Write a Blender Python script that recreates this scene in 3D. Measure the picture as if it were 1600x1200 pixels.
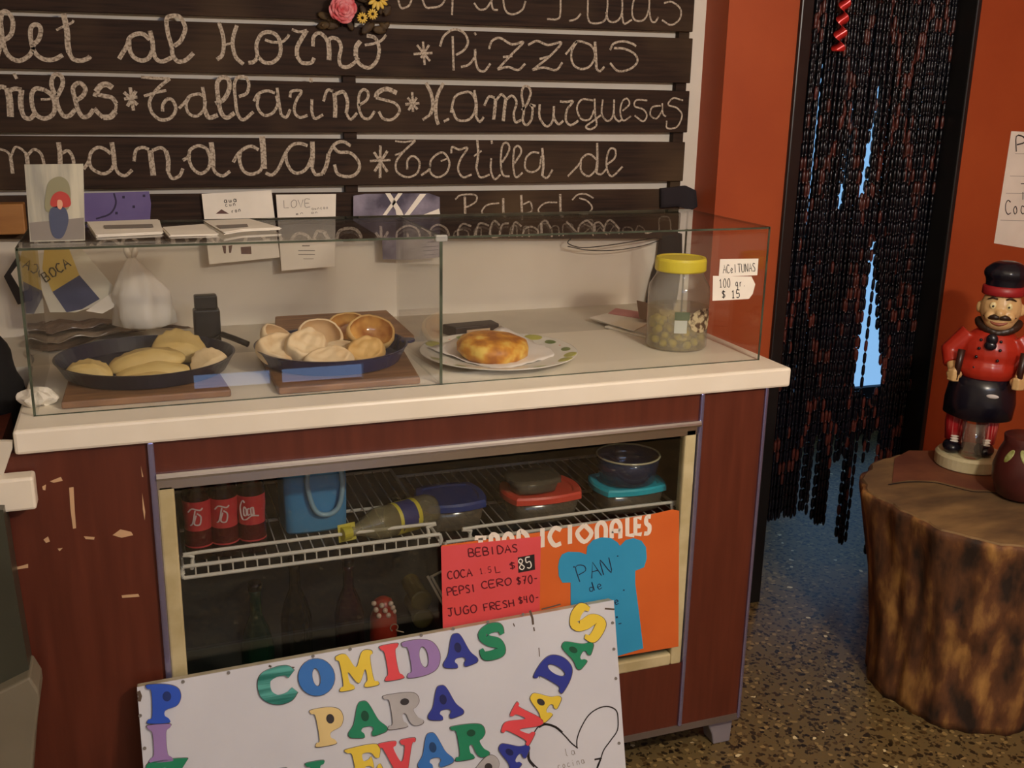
import bpy, bmesh, math, random
from mathutils import Vector, Matrix
from mathutils.geometry import tessellate_polygon
R = math.radians
rng = random.Random(7)
for o in list(bpy.data.objects):
    bpy.data.objects.remove(o)
C = bpy.context.scene.collection
S = bpy.context.scene
# ------------------------------------------------------------------ camera
F = 1619.03; YAW = .3529; PIT = .2728; ROL = .0195
CAM = Vector((.2254, -1.9160, 1.5653))
_w = Vector((math.sin(YAW)*math.cos(PIT), math.cos(YAW)*math.cos(PIT), -math.sin(PIT)))
_r = Vector((math.cos(YAW), -math.sin(YAW), 0)); _u = _r.cross(_w)
RX = math.cos(ROL)*_r + math.sin(ROL)*_u; UX = -math.sin(ROL)*_r + math.cos(ROL)*_u
cd = bpy.data.cameras.new('camera'); cam = bpy.data.objects.new('camera', cd); C.objects.link(cam)
cd.sensor_width = 36; cd.lens = F/1600*36; cd.clip_start = .05
cam.matrix_world = Matrix(((RX.x, UX.x, -_w.x, CAM.x), (RX.y, UX.y, -_w.y, CAM.y), (RX.z, UX.z, -_w.z, CAM.z), (0, 0, 0, 1)))
S.camera = cam
def ray(px, py): return _w + RX*((px-800)/F) + UX*((600-py)/F)
def P(px, py, ax, val):                      # photo pixel -> point on an axis plane
    d = ray(px, py); return CAM + d*((val-CAM[ax])/d[ax])
def PP(px, py, p0, n):                       # photo pixel -> point on any plane
    d = ray(px, py); return CAM + d*((p0-CAM).dot(n)/d.dot(n))
# ------------------------------------------------------------------ light
S.view_settings.view_transform = 'Standard'; S.view_settings.look = 'None'; S.view_settings.gamma = 1
S.view_settings.exposure = 0.0
wd = bpy.data.worlds.new('world'); S.world = wd; wd.use_nodes = True
wd.node_tree.nodes['Background'].inputs[0].default_value = (.35, .5, .9, 1)
wd.node_tree.nodes['Background'].inputs[1].default_value = .02
def lamp(name, loc, power, col, rad):
    l = bpy.data.lights.new(name, 'POINT'); l.energy = power; l.color = col; l.shadow_soft_size = rad
    o = bpy.data.objects.new(name, l); o.location = loc; C.objects.link(o); return o
WARM = (1, .86, .69)
lamp('ceiling_bulb', (1.35, -1.75, 2.0), 45, WARM, .045)
lamp('ceiling_bulb', (1.48, -1.70, 2.0), 45, WARM, .045)

# ------------------------------------------------------------------ materials
def nt(name):
    m = bpy.data.materials.new(name); m.use_nodes = True
    n = m.node_tree.nodes; l = m.node_tree.links
    return m, n, l, n['Principled BSDF']
MC = {}
def rgb(*c):                                  # sRGB 0-255 -> linear
    return tuple(((x/255)/12.92 if x <= 10 else ((x/255+.055)/1.055)**2.4) for x in c)
def mat(name, c, rough=.6, c2=None, scale=8, stretch=(1, 1, 1), lo=.35, hi=.65, bump=0, metal=0, spec=.5, detail=5, c3=None):
    if name in MC: return MC[name]
    m, n, l, b = nt(name)
    b.inputs['Roughness'].default_value = rough; b.inputs['Metallic'].default_value = metal
    b.inputs['Specular IOR Level'].default_value = spec
    if c2 is None: c2 = tuple(min(1, x*1.12+.002) for x in c)
    tc = n.new('ShaderNodeTexCoord'); mp = n.new('ShaderNodeMapping'); mp.inputs['Scale'].default_value = stretch
    l.new(tc.outputs['Object'], mp.inputs['Vector'])
    ns = n.new('ShaderNodeTexNoise'); ns.inputs['Scale'].default_value = scale; ns.inputs['Detail'].default_value = detail
    l.new(mp.outputs[0], ns.inputs['Vector'])
    r = n.new('ShaderNodeValToRGB'); l.new(ns.outputs['Fac'], r.inputs[0])
    r.color_ramp.elements[0].position = lo; r.color_ramp.elements[0].color = (*c, 1)
    r.color_ramp.elements[1].position = hi; r.color_ramp.elements[1].color = (*c2, 1)
    if c3 is not None:
        e = r.color_ramp.elements.new((lo+hi)/2); e.color = (*c3, 1)
    l.new(r.outputs[0], b.inputs['Base Color'])
    if bump:
        bp = n.new('ShaderNodeBump'); bp.inputs['Strength'].default_value = bump; bp.inputs['Distance'].default_value = .01
        l.new(ns.outputs['Fac'], bp.inputs['Height']); l.new(bp.outputs[0], b.inputs['Normal'])
    MC[name] = m; return m
def clear(name, tint=(.985, .99, .985), f0=.045, diff=None, dfac=0., rough=0.0):
    """thin clear sheet: straight transmission plus angle-dependent mirror, optional milky diffuse"""
    if name in MC: return MC[name]
    m, n, l, b = nt(name); n.remove(b); out = n['Material Output']
    t = n.new('ShaderNodeBsdfTransparent'); t.inputs[0].default_value = (*tint, 1)
    g = n.new('ShaderNodeBsdfGlossy'); g.inputs['Roughness'].default_value = rough
    lw = n.new('ShaderNodeLayerWeight'); pw = n.new('ShaderNodeMath'); pw.operation = 'POWER'; pw.inputs[1].default_value = 5
    l.new(lw.outputs['Facing'], pw.inputs[0])
    ma = n.new('ShaderNodeMath'); ma.operation = 'MULTIPLY_ADD'; ma.inputs[1].default_value = 1-f0; ma.inputs[2].default_value = f0
    l.new(pw.outputs[0], ma.inputs[0])
    base = t.outputs[0]
    if diff:
        d = n.new('ShaderNodeBsdfDiffuse'); d.inputs[0].default_value = (*diff, 1)
        mx = n.new('ShaderNodeMixShader'); mx.inputs[0].default_value = dfac
        l.new(t.outputs[0], mx.inputs[1]); l.new(d.outputs[0], mx.inputs[2]); base = mx.outputs[0]
    ms = n.new('ShaderNodeMixShader'); l.new(ma.outputs[0], ms.inputs[0]); l.new(base, ms.inputs[1]); l.new(g.outputs[0], ms.inputs[2])
    l.new(ms.outputs[0], out.inputs[0]); MC[name] = m; return m
def glow(name, c, s):
    if name in MC: return MC[name]
    m, n, l, b = nt(name); b.inputs['Base Color'].default_value = (*c, 1)
    b.inputs['Emission Color'].default_value = (*c, 1); b.inputs['Emission Strength'].default_value = s
    MC[name] = m; return m
def terrazzo():
    m, n, l, b = nt('terrazzo'); tc = n.new('ShaderNodeTexCoord')
    def vor(sc, off):
        mp = n.new('ShaderNodeMapping'); mp.inputs['Location'].default_value = off; l.new(tc.outputs['Object'], mp.inputs[0])
        ns = n.new('ShaderNodeTexNoise'); ns.inputs['Scale'].default_value = sc*.7; l.new(mp.outputs[0], ns.inputs['Vector'])
        mixv = n.new('ShaderNodeMix'); mixv.data_type = 'RGBA'; mixv.inputs[0].default_value = .02
        l.new(mp.outputs[0], mixv.inputs[6]); l.new(ns.outputs['Color'], mixv.inputs[7])
        v = n.new('ShaderNodeTexVoronoi'); v.inputs['Scale'].default_value = sc; l.new(mixv.outputs[2], v.inputs['Vector']); return v
    v1 = vor(62, (0, 0, 0)); v2 = vor(110, (3, 1, 0))
    r1 = n.new('ShaderNodeValToRGB'); l.new(v1.outputs['Color'], r1.inputs[0]); r1.color_ramp.interpolation = 'CONSTANT'
    els = [(0, rgb(48, 37, 22)), (.28, rgb(112, 92, 56)), (.5, rgb(150, 126, 80)), (.66, rgb(84, 64, 36)), (.80, rgb(34, 25, 15)), (.9, rgb(222, 206, 160))]
    r1.color_ramp.elements[0].color = (*els[0][1], 1)
    for p, c in els[1:-1]:
        e = r1.color_ramp.elements.new(p); e.color = (*c, 1)
    r1.color_ramp.elements[-1].position = .9; r1.color_ramp.elements[-1].color = (*els[-1][1], 1)
    r2 = n.new('ShaderNodeValToRGB'); l.new(v2.outputs['Color'], r2.inputs[0]); r2.color_ramp.interpolation = 'CONSTANT'
    r2.color_ramp.elements[0].color = (*rgb(110, 92, 58), 1); r2.color_ramp.elements[1].position = .75; r2.color_ramp.elements[1].color = (*rgb(60, 46, 26), 1)
    rr = n.new('ShaderNodeMath'); rr.operation = 'LESS_THAN'; rr.inputs[1].default_value = .42; l.new(v1.outputs['Distance'], rr.inputs[0])
    mx = n.new('ShaderNodeMix'); mx.data_type = 'RGBA'; l.new(rr.outputs[0], mx.inputs[0]); l.new(r2.outputs[0], mx.inputs[6]); l.new(r1.outputs[0], mx.inputs[7])
    l.new(mx.outputs[2], b.inputs['Base Color']); b.inputs['Roughness'].default_value = .42
    return m
def plank_mat():
    m, n, l, b = nt('dark_plank'); tc = n.new('ShaderNodeTexCoord'); mp = n.new('ShaderNodeMapping')
    mp.inputs['Scale'].default_value = (1.2, 8, 26); l.new(tc.outputs['Object'], mp.inputs[0])
    a = n.new('ShaderNodeTexNoise'); a.inputs['Scale'].default_value = 5; a.inputs['Detail'].default_value = 8; l.new(mp.outputs[0], a.inputs['Vector'])
    r = n.new('ShaderNodeValToRGB'); l.new(a.outputs['Fac'], r.inputs[0])
    r.color_ramp.elements[0].position = .3; r.color_ramp.elements[0].color = (*rgb(30, 18, 12), 1)
    r.color_ramp.elements[1].position = .72; r.color_ramp.elements[1].color = (*rgb(58, 40, 29), 1)
    w = n.new('ShaderNodeTexNoise'); w.inputs['Scale'].default_value = 3.2; l.new(tc.outputs['Object'], w.inputs['Vector'])
    r2 = n.new('ShaderNodeValToRGB'); l.new(w.outputs['Fac'], r2.inputs[0]); r2.color_ramp.elements[0].position = .5; r2.color_ramp.elements[0].color = (0, 0, 0, 1)
    r2.color_ramp.elements[1].position = .85; r2.color_ramp.elements[1].color = (1, 1, 1, 1)
    mx = n.new('ShaderNodeMix'); mx.data_type = 'RGBA'; l.new(r2.outputs[0], mx.inputs[0]); l.new(r.outputs[0], mx.inputs[6]); mx.inputs[7].default_value = (*rgb(82, 64, 44), 1)
    l.new(mx.outputs[2], b.inputs['Base Color']); b.inputs['Roughness'].default_value = .75; b.inputs['Specular IOR Level'].default_value = .25
    return m
def chalk_mat():
    m, n, l, b = nt('chalk'); tc = n.new('ShaderNodeTexCoord')
    a = n.new('ShaderNodeTexNoise'); a.inputs['Scale'].default_value = 190; a.inputs['Detail'].default_value = 3; l.new(tc.outputs['Object'], a.inputs['Vector'])
    r = n.new('ShaderNodeValToRGB'); l.new(a.outputs['Fac'], r.inputs[0])
    r.color_ramp.elements[0].position = .34; r.color_ramp.elements[0].color = (*rgb(116, 102, 88), 1)
    r.color_ramp.elements[1].position = .56; r.color_ramp.elements[1].color = (*rgb(190, 176, 158), 1)
    l.new(r.outputs[0], b.inputs['Base Color']); b.inputs['Roughness'].default_value = .95
    return m
TERR = terrazzo(); PLANK = plank_mat(); CHALK = chalk_mat()
M_WHITEWALL = mat('white_wall', rgb(212, 203, 188), .7, rgb(226, 217, 203), 3)
M_ORANGE = mat('orange_paint', rgb(160, 66, 24), .6, rgb(170, 74, 29), 4)
M_CEIL = mat('ceiling_paint', rgb(220, 212, 196), .8)
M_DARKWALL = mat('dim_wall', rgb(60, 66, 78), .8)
M_TOP = mat('white_laminate', rgb(232, 222, 203), .38, rgb(238, 229, 212), 6)
M_LEDGE = mat('grey_white_laminate', rgb(200, 192, 176), .5)
M_WOOD = mat('red_brown_veneer', rgb(84, 36, 22), .4, rgb(100, 46, 30), 6, (9, 9, .7), .3, .75)
M_CHIP = mat('bare_chipboard', rgb(196, 158, 120), .8)
M_CHROME = mat('chrome', (.66, .66, .72), .22, (.74, .74, .8), 3, metal=1); M_STILE = mat('chrome_blue_reflection', (.34, .33, .60), .25, (.40, .39, .66), 3, metal=.85)  # blue-violet tint on the stiles stands in for reflected daylight
M_CREAM = mat('cream_paint', rgb(206, 192, 150), .5, rgb(182, 166, 122), 14)
M_LINER = mat('cooler_liner', rgb(66, 68, 64), .5)
M_WIRE = mat('white_wire', rgb(225, 220, 210), .35)
M_GLASS = clear('pane_glass'); M_EDGE = mat('glass_edge', rgb(52, 58, 48), .2, rgb(80, 88, 72), 20)
M_BLACK = mat('black_plastic', rgb(18, 17, 18), .35); M_BLACKCLOTH = mat('black_cloth', rgb(20, 17, 17), .9)
M_PAPER = mat('white_paper', rgb(232, 225, 212), .8); M_INK = mat('black_ink', rgb(30, 24, 24), .7)
M_GREYINK = mat('grey_print', rgb(130, 122, 115), .8)

# ------------------------------------------------------------------ object helpers
ORG = {}
def link(name, me, m, parent=None):
    ob = bpy.data.objects.new(name, me); C.objects.link(ob)
    if m is not None and len(me.materials) == 0: me.materials.append(m)
    if parent is not None: ob.parent = parent
    return ob
def thing(name, label, cat, loc, group=None):
    o = bpy.data.objects.new(name, None); C.objects.link(o); o.location = loc; o.empty_display_size = .05
    ORG[o] = Vector(loc); o['label'] = label; o['category'] = cat
    if group: o['group'] = group
    return o
def tag(o, label, cat, group=None):
    o['label'] = label; o['category'] = cat
    if group: o['group'] = group
    return o
def obj(name, bm, m, parent=None, smooth=False, bevel=0, loc=None, label=None, angle=None):
    """bm holds world coordinates; stored relative to the thing's base"""
    if parent is not None:
        org = ORG[parent]
    else:
        if loc is None:
            xs = [v.co for v in bm.verts]
            loc = Vector((sum(v.x for v in xs)/len(xs), sum(v.y for v in xs)/len(xs), min(v.z for v in xs)))
        org = Vector(loc)
    bmesh.ops.translate(bm, verts=bm.verts, vec=-org)
    bmesh.ops.recalc_face_normals(bm, faces=bm.faces)
    me = bpy.data.meshes.new(name); bm.to_mesh(me); bm.free()
    if smooth:
        for p in me.polygons: p.use_smooth = True
    ob = link(name, me, m, parent); ORG[ob] = org
    if parent is None: ob.location = org
    if bevel:
        md = ob.modifiers.new('bevel', 'BEVEL'); md.width = bevel; md.segments = 2; md.limit_method = 'ANGLE'; md.angle_limit = R(40)
    if label: ob['label'] = label
    return ob
def struct(name, bm, m, parent=None, **k):
    o = obj(name, bm, m, parent, **k)
    if parent is None: o['kind'] = 'structure'
    return o
def nb(): return bmesh.new()
def box(bm, lo, hi):
    lo = Vector(lo); hi = Vector(hi)
    v = [bm.verts.new((x, y, z)) for x in (lo.x, hi.x) for y in (lo.y, hi.y) for z in (lo.z, hi.z)]
    for f in ((0, 1, 3, 2), (4, 6, 7, 5), (0, 4, 5, 1), (2, 3, 7, 6), (0, 2, 6, 4), (1, 5, 7, 3)): bm.faces.new([v[i] for i in f])
    return bm
def B(lo, hi): return box(nb(), lo, hi)
def hexa(bm, q, d):
    """quad (4 pts) extruded by vector d"""
    a = [bm.verts.new(Vector(p)) for p in q]; b = [bm.verts.new(Vector(p)+Vector(d)) for p in q]
    k = len(q); bm.faces.new(a); bm.faces.new(b[::-1])
    for i in range(k): bm.faces.new((a[i], b[i], b[(i+1) % k], a[(i+1) % k]))
    return bm
def tube(bm, pts, r, seg=8, closed=False, radii=None):
    pts = [Vector(p) for p in pts]; n = len(pts); rings = []; prev = None
    for i, p in enumerate(pts):
        if closed: t = pts[(i+1) % n]-pts[i-1]
        else: t = pts[min(i+1, n-1)]-pts[max(i-1, 0)]
        if t.length < 1e-9: t = Vector((0, 0, 1))
        t.normalize()
        if prev is None: a = t.orthogonal().normalized()
        else:
            a = prev-t*prev.dot(t); a = a.normalized() if a.length > 1e-6 else t.orthogonal().normalized()
        prev = a; b = t.cross(a); rr = radii[i] if radii else r
        rings.append([bm.verts.new(p+(a*math.cos(2*math.pi*k/seg)+b*math.sin(2*math.pi*k/seg))*rr) for k in range(seg)])
    m = n if closed else n-1
    for i in range(m):
        A, Bq = rings[i], rings[(i+1) % n]
        for k in range(seg): bm.faces.new((A[k], A[(k+1) % seg], Bq[(k+1) % seg], Bq[k]))
    if not closed:
        bm.faces.new(rings[0][::-1]); bm.faces.new(rings[-1])
    return bm
def lathe(bm, prof, c, seg=32, sx=1, sy=1, fn=None, rot=None, capb=True, capt=True):
    """prof: (radius, height) list about a vertical axis at c; fn(a, r, z)->r; rot: Matrix"""
    c = Vector(c); rings = []
    for (r, z) in prof:
        ring = []
        for k in range(seg):
            a = 2*math.pi*k/seg; rr = fn(a, r, z) if fn else r
            p = Vector((rr*sx*math.cos(a), rr*sy*math.sin(a), z))
            if rot: p = rot @ p
            ring.append(bm.verts.new(c+p))
        rings.append(ring)
    for i in range(len(rings)-1):
        for k in range(seg):
            bm.faces.new((rings[i][k], rings[i][(k+1) % seg], rings[i+1][(k+1) % seg], rings[i+1][k]))
    if capb: bm.faces.new(rings[0][::-1])
    if capt: bm.faces.new(rings[-1])
    return bm
def ball(bm, c, r, sx=1, sy=1, sz=1, rot=None, u=16, v=10):
    prof = [(max(1e-4, math.sin(math.pi*i/v)), -math.cos(math.pi*i/v)) for i in range(v+1)]
    M = (rot or Matrix.Identity(3)) @ Matrix.Diagonal((r*sx, r*sy, r*sz))
    return lathe(bm, prof, c, u, rot=M)
def catmull(pts, n=6, closed=False):
    out = []; m = len(pts); P_ = [Vector(p) for p in pts]
    if m < 3 and not closed: return P_
    for i in range(m if closed else m-1):
        p0 = P_[i-1] if (closed or i > 0) else P_[0]*2-P_[1]
        p1 = P_[i]; p2 = P_[(i+1) % m]; p3 = P_[(i+2) % m] if (closed or i+2 < m) else P_[-1]*2-P_[-2]
        for k in range(n):
            t = k/n
            out.append(.5*((2*p1)+(p2-p0)*t+(2*p0-5*p1+4*p2-p3)*t*t+(3*p1-p0-3*p2+p3)*t**3))
    if not closed: out.append(P_[-1])
    return out
def ribbon(bm, pts, w, nrm):
    """flat ink/chalk stroke lying on a surface"""
    pts = [Vector(p) for p in pts]; n = len(pts); L = []
    for i, p in enumerate(pts):
        t = pts[min(i+1, n-1)]-pts[max(i-1, 0)]
        if t.length < 1e-9: t = Vector((1, 0, 0))
        s = nrm.cross(t).normalized()*(w/2)
        L.append((bm.verts.new(p+s), bm.verts.new(p-s)))
    for i in range(n-1): bm.faces.new((L[i][0], L[i][1], L[i+1][1], L[i+1][0]))
def plate2(bm, loops, to3, d):
    """polygon (outer + holes, 2-D) -> prism; to3 maps 2-D to world, d = thickness vector"""
    flat = [p for lp in loops for p in lp]
    tris = tessellate_polygon([[Vector((p[0], p[1], 0)) for p in lp] for lp in loops])
    a = [bm.verts.new(to3(*p[:2])) for p in flat]; b = [bm.verts.new(to3(*p[:2])+d) for p in flat]
    for t in tris:
        try: bm.faces.new([a[i] for i in t]); bm.faces.new([b[i] for i in t][::-1])
        except ValueError: pass
    k = 0
    for lp in loops:
        n = len(lp)
        for i in range(n):
            j = (i+1) % n
            bm.faces.new((a[k+i], a[k+j], b[k+j], b[k+i]))
        k += n
    return bm
def copy_tree(o, parent=None):
    c = o.copy(); C.objects.link(c)
    if parent is not None: c.parent = parent
    for ch in list(o.children): copy_tree(ch, c)
    return c
# single-stroke hand lettering, glyphs on a unit cell
G = {'A': [[(0, 0), (.45, 1), (.9, 0)], [(.2, .4), (.72, .4)]], 'B': [[(0, 0), (0, 1), (.6, .95), (.6, .6), (.05, .52), (.7, .45), (.7, .05), (0, 0)]],
     'C': [[(.8, .85), (.45, 1), (.1, .75), (.05, .3), (.35, 0), (.8, .1)]], 'D': [[(0, 0), (0, 1), (.5, .95), (.85, .55), (.5, .05), (0, 0)]],
     'E': [[(.75, 1), (0, 1), (0, 0), (.75, 0)], [(0, .5), (.6, .5)]], 'F': [[(.75, 1), (0, 1), (0, 0)], [(0, .52), (.6, .52)]],
     'G': [[(.8, .85), (.45, 1), (.08, .6), (.2, .05), (.7, .05), (.8, .45), (.5, .45)]], 'H': [[(0, 0), (0, 1)], [(.8, 0), (.8, 1)], [(0, .5), (.8, .5)]],
     'I': [[(.3, 0), (.3, 1)]], 'J': [[(.1, 1), (.8, 1)], [(.5, 1), (.5, .2), (.3, 0), (.05, .15)]], 'L': [[(0, 1), (0, 0), (.7, 0)]],
     'N': [[(0, 0), (.05, 1), (.7, 0), (.85, 1)]], 'O': [[(.45, 1), (.05, .7), (.1, .1), (.5, 0), (.85, .35), (.8, .85), (.45, 1)]],
     'P': [[(0, 0), (0, 1), (.7, .95), (.75, .6), (.05, .45)]], 'R': [[(0, 0), (0, 1), (.7, .95), (.7, .6), (.05, .5), (.8, 0)]],
     'S': [[(.75, .9), (.35, 1), (.1, .75), (.65, .4), (.6, .05), (.05, .08)]], 'T': [[(0, 1), (.9, 1)], [(.45, 1), (.45, 0)]],
     'U': [[(0, 1), (.05, .15), (.4, 0), (.75, .2), (.8, 1)]], 'V': [[(0, 1), (.4, 0), (.8, 1)]], 'Z': [[(0, 1), (.8, 1), (0, 0), (.8, 0)]],
     '0': [[(.4, 1), (.05, .6), (.15, .05), (.55, 0), (.75, .5), (.6, .95), (.4, 1)]], '1': [[(.15, .75), (.4, 1), (.4, 0)], [(.15, 0), (.65, 0)]],
     '4': [[(.1, 1), (.05, .5), (.6, .5)], [(.55, 1), (.5, 0)]], '5': [[(.75, 1), (.15, 1), (.1, .55), (.6, .6), (.7, .2), (.4, 0), (.05, .1)]],
     '6': [[(.6, 1), (.15, .6), (.1, .1), (.5, 0), (.65, .3), (.4, .5), (.1, .3)]],
     '7': [[(.05, 1), (.75, 1), (.3, 0)], [(.2, .5), (.65, .5)]], '8': [[(.4, .52), (.1, .8), (.4, 1), (.7, .8), (.4, .52), (.05, .22), (.4, 0), (.75, .22), (.4, .52)]],
     '$': [[(.75, .8), (.35, .9), (.1, .7), (.65, .4), (.6, .15), (.05, .15)], [(.38, 1.05), (.38, -.05)]], '-': [[(.1, .5), (.6, .5)]], '.': [[(.2, 0), (.28, .06)]],
     '"': [[(.1, 1), (.1, .75)], [(.3, 1), (.3, .75)]],
     'a': [[(.6, .5), (.2, .55), (.1, .15), (.4, 0), (.6, .2), (.62, .55), (.7, 0)]], 'c': [[(.6, .5), (.25, .55), (.1, .2), (.35, 0), (.65, .1)]],
     'd': [[(.55, .4), (.2, .45), (.1, .1), (.4, 0), (.6, .3), (.65, 1), (.7, 0)]], 'e': [[(.1, .25), (.6, .35), (.4, .58), (.12, .35), (.25, 0), (.65, .1)]],
     'g': [[(.6, .5), (.2, .5), (.15, .1), (.55, .15), (.6, .5), (.6, -.3), (.25, -.35)]], 'i': [[(.3, 0), (.3, .5)], [(.3, .75), (.33, .8)]],
     'l': [[(.2, 1), (.2, .1), (.4, 0)]], 'n': [[(.1, 0), (.12, .5)], [(.12, .35), (.4, .55), (.6, .4), (.62, 0)]], 'o': [[(.35, .55), (.1, .3), (.3, 0), (.6, .2), (.5, .5), (.35, .55)]],
     'r': [[(.15, 0), (.15, .5)], [(.15, .35), (.5, .55)]], 's': [[(.55, .5), (.2, .5), (.5, .25), (.1, .05)]], 't': [[(.3, .9), (.3, .1), (.55, .05)], [(.1, .6), (.55, .6)]],
     'u': [[(.1, .5), (.15, .05), (.5, .1), (.55, .5), (.6, 0)]], ' ': []}
def write(bm, text, p0, p1, h, to3, nrm, w, adv=None, smooth=True):
    """text from photo point p0 along to p1 (baseline), h = cap height in photo px"""
    p0 = Vector(p0); p1 = Vector(p1); d = (p1-p0); k = len(text); cw = d.length/k; ux = d.normalized(); uy = Vector((ux.y, -ux.x))
    for i, ch in enumerate(text):
        o = p0+d*(i/k)
        for st in G.get(ch, []):
            pts = [o+ux*(x*cw*.92)+uy*(y*h) for x, y in st]
            if smooth and len(pts) > 3: pts = catmull(pts, 3)
            ribbon(bm, [to3(p.x, p.y) for p in pts], w, nrm)
#==SETTING==
# ------------------------------------------------------------------ the setting
H = .98; WY = .786; BY = .752; DY = .666          # counter top height, wall, plank face, doorway wall face
struct('floor', B((-1.8, -3.6, -.05), (5, 2.3, 0)), TERR, loc=(0, 0, 0))
struct('ceiling', B((-1.8, -3.6, 2.7), (5, 2.3, 2.75)), M_CEIL)
struct('wall_back', B((-1.8, WY, 0), (1.777, WY+.1, 2.7)), M_WHITEWALL)
bm = nb(); box(bm, (1.777, DY, 0), (2.0, DY+.14, 2.7)); box(bm, (2.0, DY, 2.1), (2.622, DY+.14, 2.7)); box(bm, (2.622, DY, 0), (3.6, DY+.14, 2.7))
struct('wall_doorway', bm, M_ORANGE)
struct('wall_left', B((-1.9, -3.6, 0), (-1.8, 2.3, 2.7)), M_WHITEWALL)
struct('wall_right', B((3.6, -3.6, 0), (3.7, DY+.14, 2.7)), M_ORANGE)
bm = nb(); box(bm, (-1.8, -3.55, .10), (3.6, -3.45, 2.15)); box(bm, (-1.8, -3.55, 2.15), (.2, -3.45, 2.7)); box(bm, (1.9, -3.55, 2.15), (3.6, -3.45, 2.7)); box(bm, (.2, -3.55, 2.6), (1.9, -3.45, 2.7)); box(bm, (-1.8, -3.55, 0), (.47, -3.45, .10)); box(bm, (.87, -3.55, 0), (.93, -3.45, .10)); box(bm, (1.38, -3.55, 0), (3.6, -3.45, .10))
struct('wall_front', bm, M_WHITEWALL)
M_DAY = glow('daylight_pane', (.42, .60, 1.0), 2.2)
struct('window_1', B((.47, -3.53, .01), (.87, -3.51, .10)), M_DAY); struct('window_2', B((.93, -3.53, .01), (1.38, -3.51, .10)), M_DAY)
struct('window_4', B((.2, -3.53, 2.15), (1.9, -3.51, 2.6)), glow('daylight_transom', (.42, .60, 1.0), 6.0))
# black door frame
bm = nb(); box(bm, (2.0, DY-.012, 0), (2.04, DY+.15, 2.1)); box(bm, (2.604, DY-.012, 0), (2.622, DY+.15, 2.1)); box(bm, (2.04, DY-.012, 2.06), (2.604, DY+.15, 2.1))
struct('trim_1', bm, mat('black_frame', rgb(22, 20, 20), .35), bevel=.004)
# room beyond the doorway
FY = 2.05
a = P(1282, 90, 1, FY); b = P(1412, 600, 1, FY)
x0, x1, z1, z0 = a.x, b.x, a.z, b.z
bm = nb(); box(bm, (1.2, FY, 0), (x0, FY+.08, 2.7)); box(bm, (x1, FY, 0), (5, FY+.08, 2.7)); box(bm, (x0, FY, z1), (x1, FY+.08, 2.7)); box(bm, (x0, FY, 0), (x1, FY+.08, z0))
struct('wall_beyond', bm, M_DARKWALL)
struct('window_3', B((x0, FY+.03, z0), (x1, FY+.05, z1)), glow('daylight_far', (.30, .60, 1.0), .8))
struct('wall_beyondleft', B((1.1, DY+.14, 0), (1.2, 2.3, 2.7)), M_DARKWALL); struct('fill_panel_beyond', B((1.201, 1.0, 1.0), (1.22, 1.9, 2.2)), glow('added_fill_glow', (.55, .78, 1.0), 2.2)); struct('wall_beyondright', B((4.9, DY+.14, 0), (5, 2.3, 2.7)), M_DARKWALL)  # unseen glowing panel added to light the floor and curtain from behind
struct('wall_beyondnear', B((3.6, DY+.14, 0), (5, DY+.2, 2.7)), M_DARKWALL)

# ------------------------------------------------------------------ refrigerated counter
GX0, GX1, GY, GH, GB = .0302, 1.5722, .0836, .3092, .452
KX0, KX1, KY, KZ = -.05, 1.5556, .0152, .0784; HT = H-.0453
ctr = thing('refrigerated_counter', 'red-brown veneered refrigerated counter with a cream-framed glass front', 'counter', (.78, .25, 0))
def slab(x0, x1, z0, z1, y0=KY, y1=KY+.02): return B((x0, y0, z0), (x1, y1, z1))
obj('side_panel', slab(KX0, .220, KZ, HT), M_WOOD, ctr); obj('side_panel', slab(1.392, KX1, KZ, HT), M_WOOD, ctr)
obj('top_rail', slab(.232, 1.382, .872, HT), M_WOOD, ctr)
obj('bottom_panel', slab(.232, 1.382, KZ+.012, .262), M_WOOD, ctr)
obj('end_panel', B((KX1-.02, KY+.02, KZ), (KX1, .55, HT)), M_WOOD, ctr); obj('end_panel', B((KX0, KY+.02, KZ), (KX0+.02, .55, HT)), M_WOOD, ctr)
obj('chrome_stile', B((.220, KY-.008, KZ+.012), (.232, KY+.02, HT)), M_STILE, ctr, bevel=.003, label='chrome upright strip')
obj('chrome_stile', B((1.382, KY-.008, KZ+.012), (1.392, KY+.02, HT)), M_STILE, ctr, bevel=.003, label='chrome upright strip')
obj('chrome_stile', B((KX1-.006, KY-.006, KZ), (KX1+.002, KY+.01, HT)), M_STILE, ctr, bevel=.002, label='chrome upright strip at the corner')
bm = nb(); tube(bm, [(.232, KY-.006, .865), (1.384, KY-.006, .865)], .008, 10); box(bm, (.232, KY-.002, .838), (1.384, KY+.02, .872))
obj('chrome_rail', bm, M_CHROME, ctr, smooth=False, label='chrome rail above the glass')
obj('base_strip', B((KX0, KY-.004, KZ-.004), (KX1, KY+.02, KZ+.012)), mat('dull_metal', rgb(120, 108, 100), .5, metal=.5), ctr)
bm = nb(); box(bm, (.232, KY-.002, .262), (.262, KY+.024, .845)); box(bm, (1.352, KY-.002, .262), (1.380, KY+.024, .852)); box(bm, (.262, KY-.002, .262), (1.352, KY+.024, .292))
obj('window_frame', bm, M_CREAM, ctr, bevel=.004, label='worn cream painted window frame')
obj('glass_pane', B((.262, KY+.008, .292), (1.352, KY+.013, .829)), clear('cooler_glass', (.88, .89, .88), .06), ctr)
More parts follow.
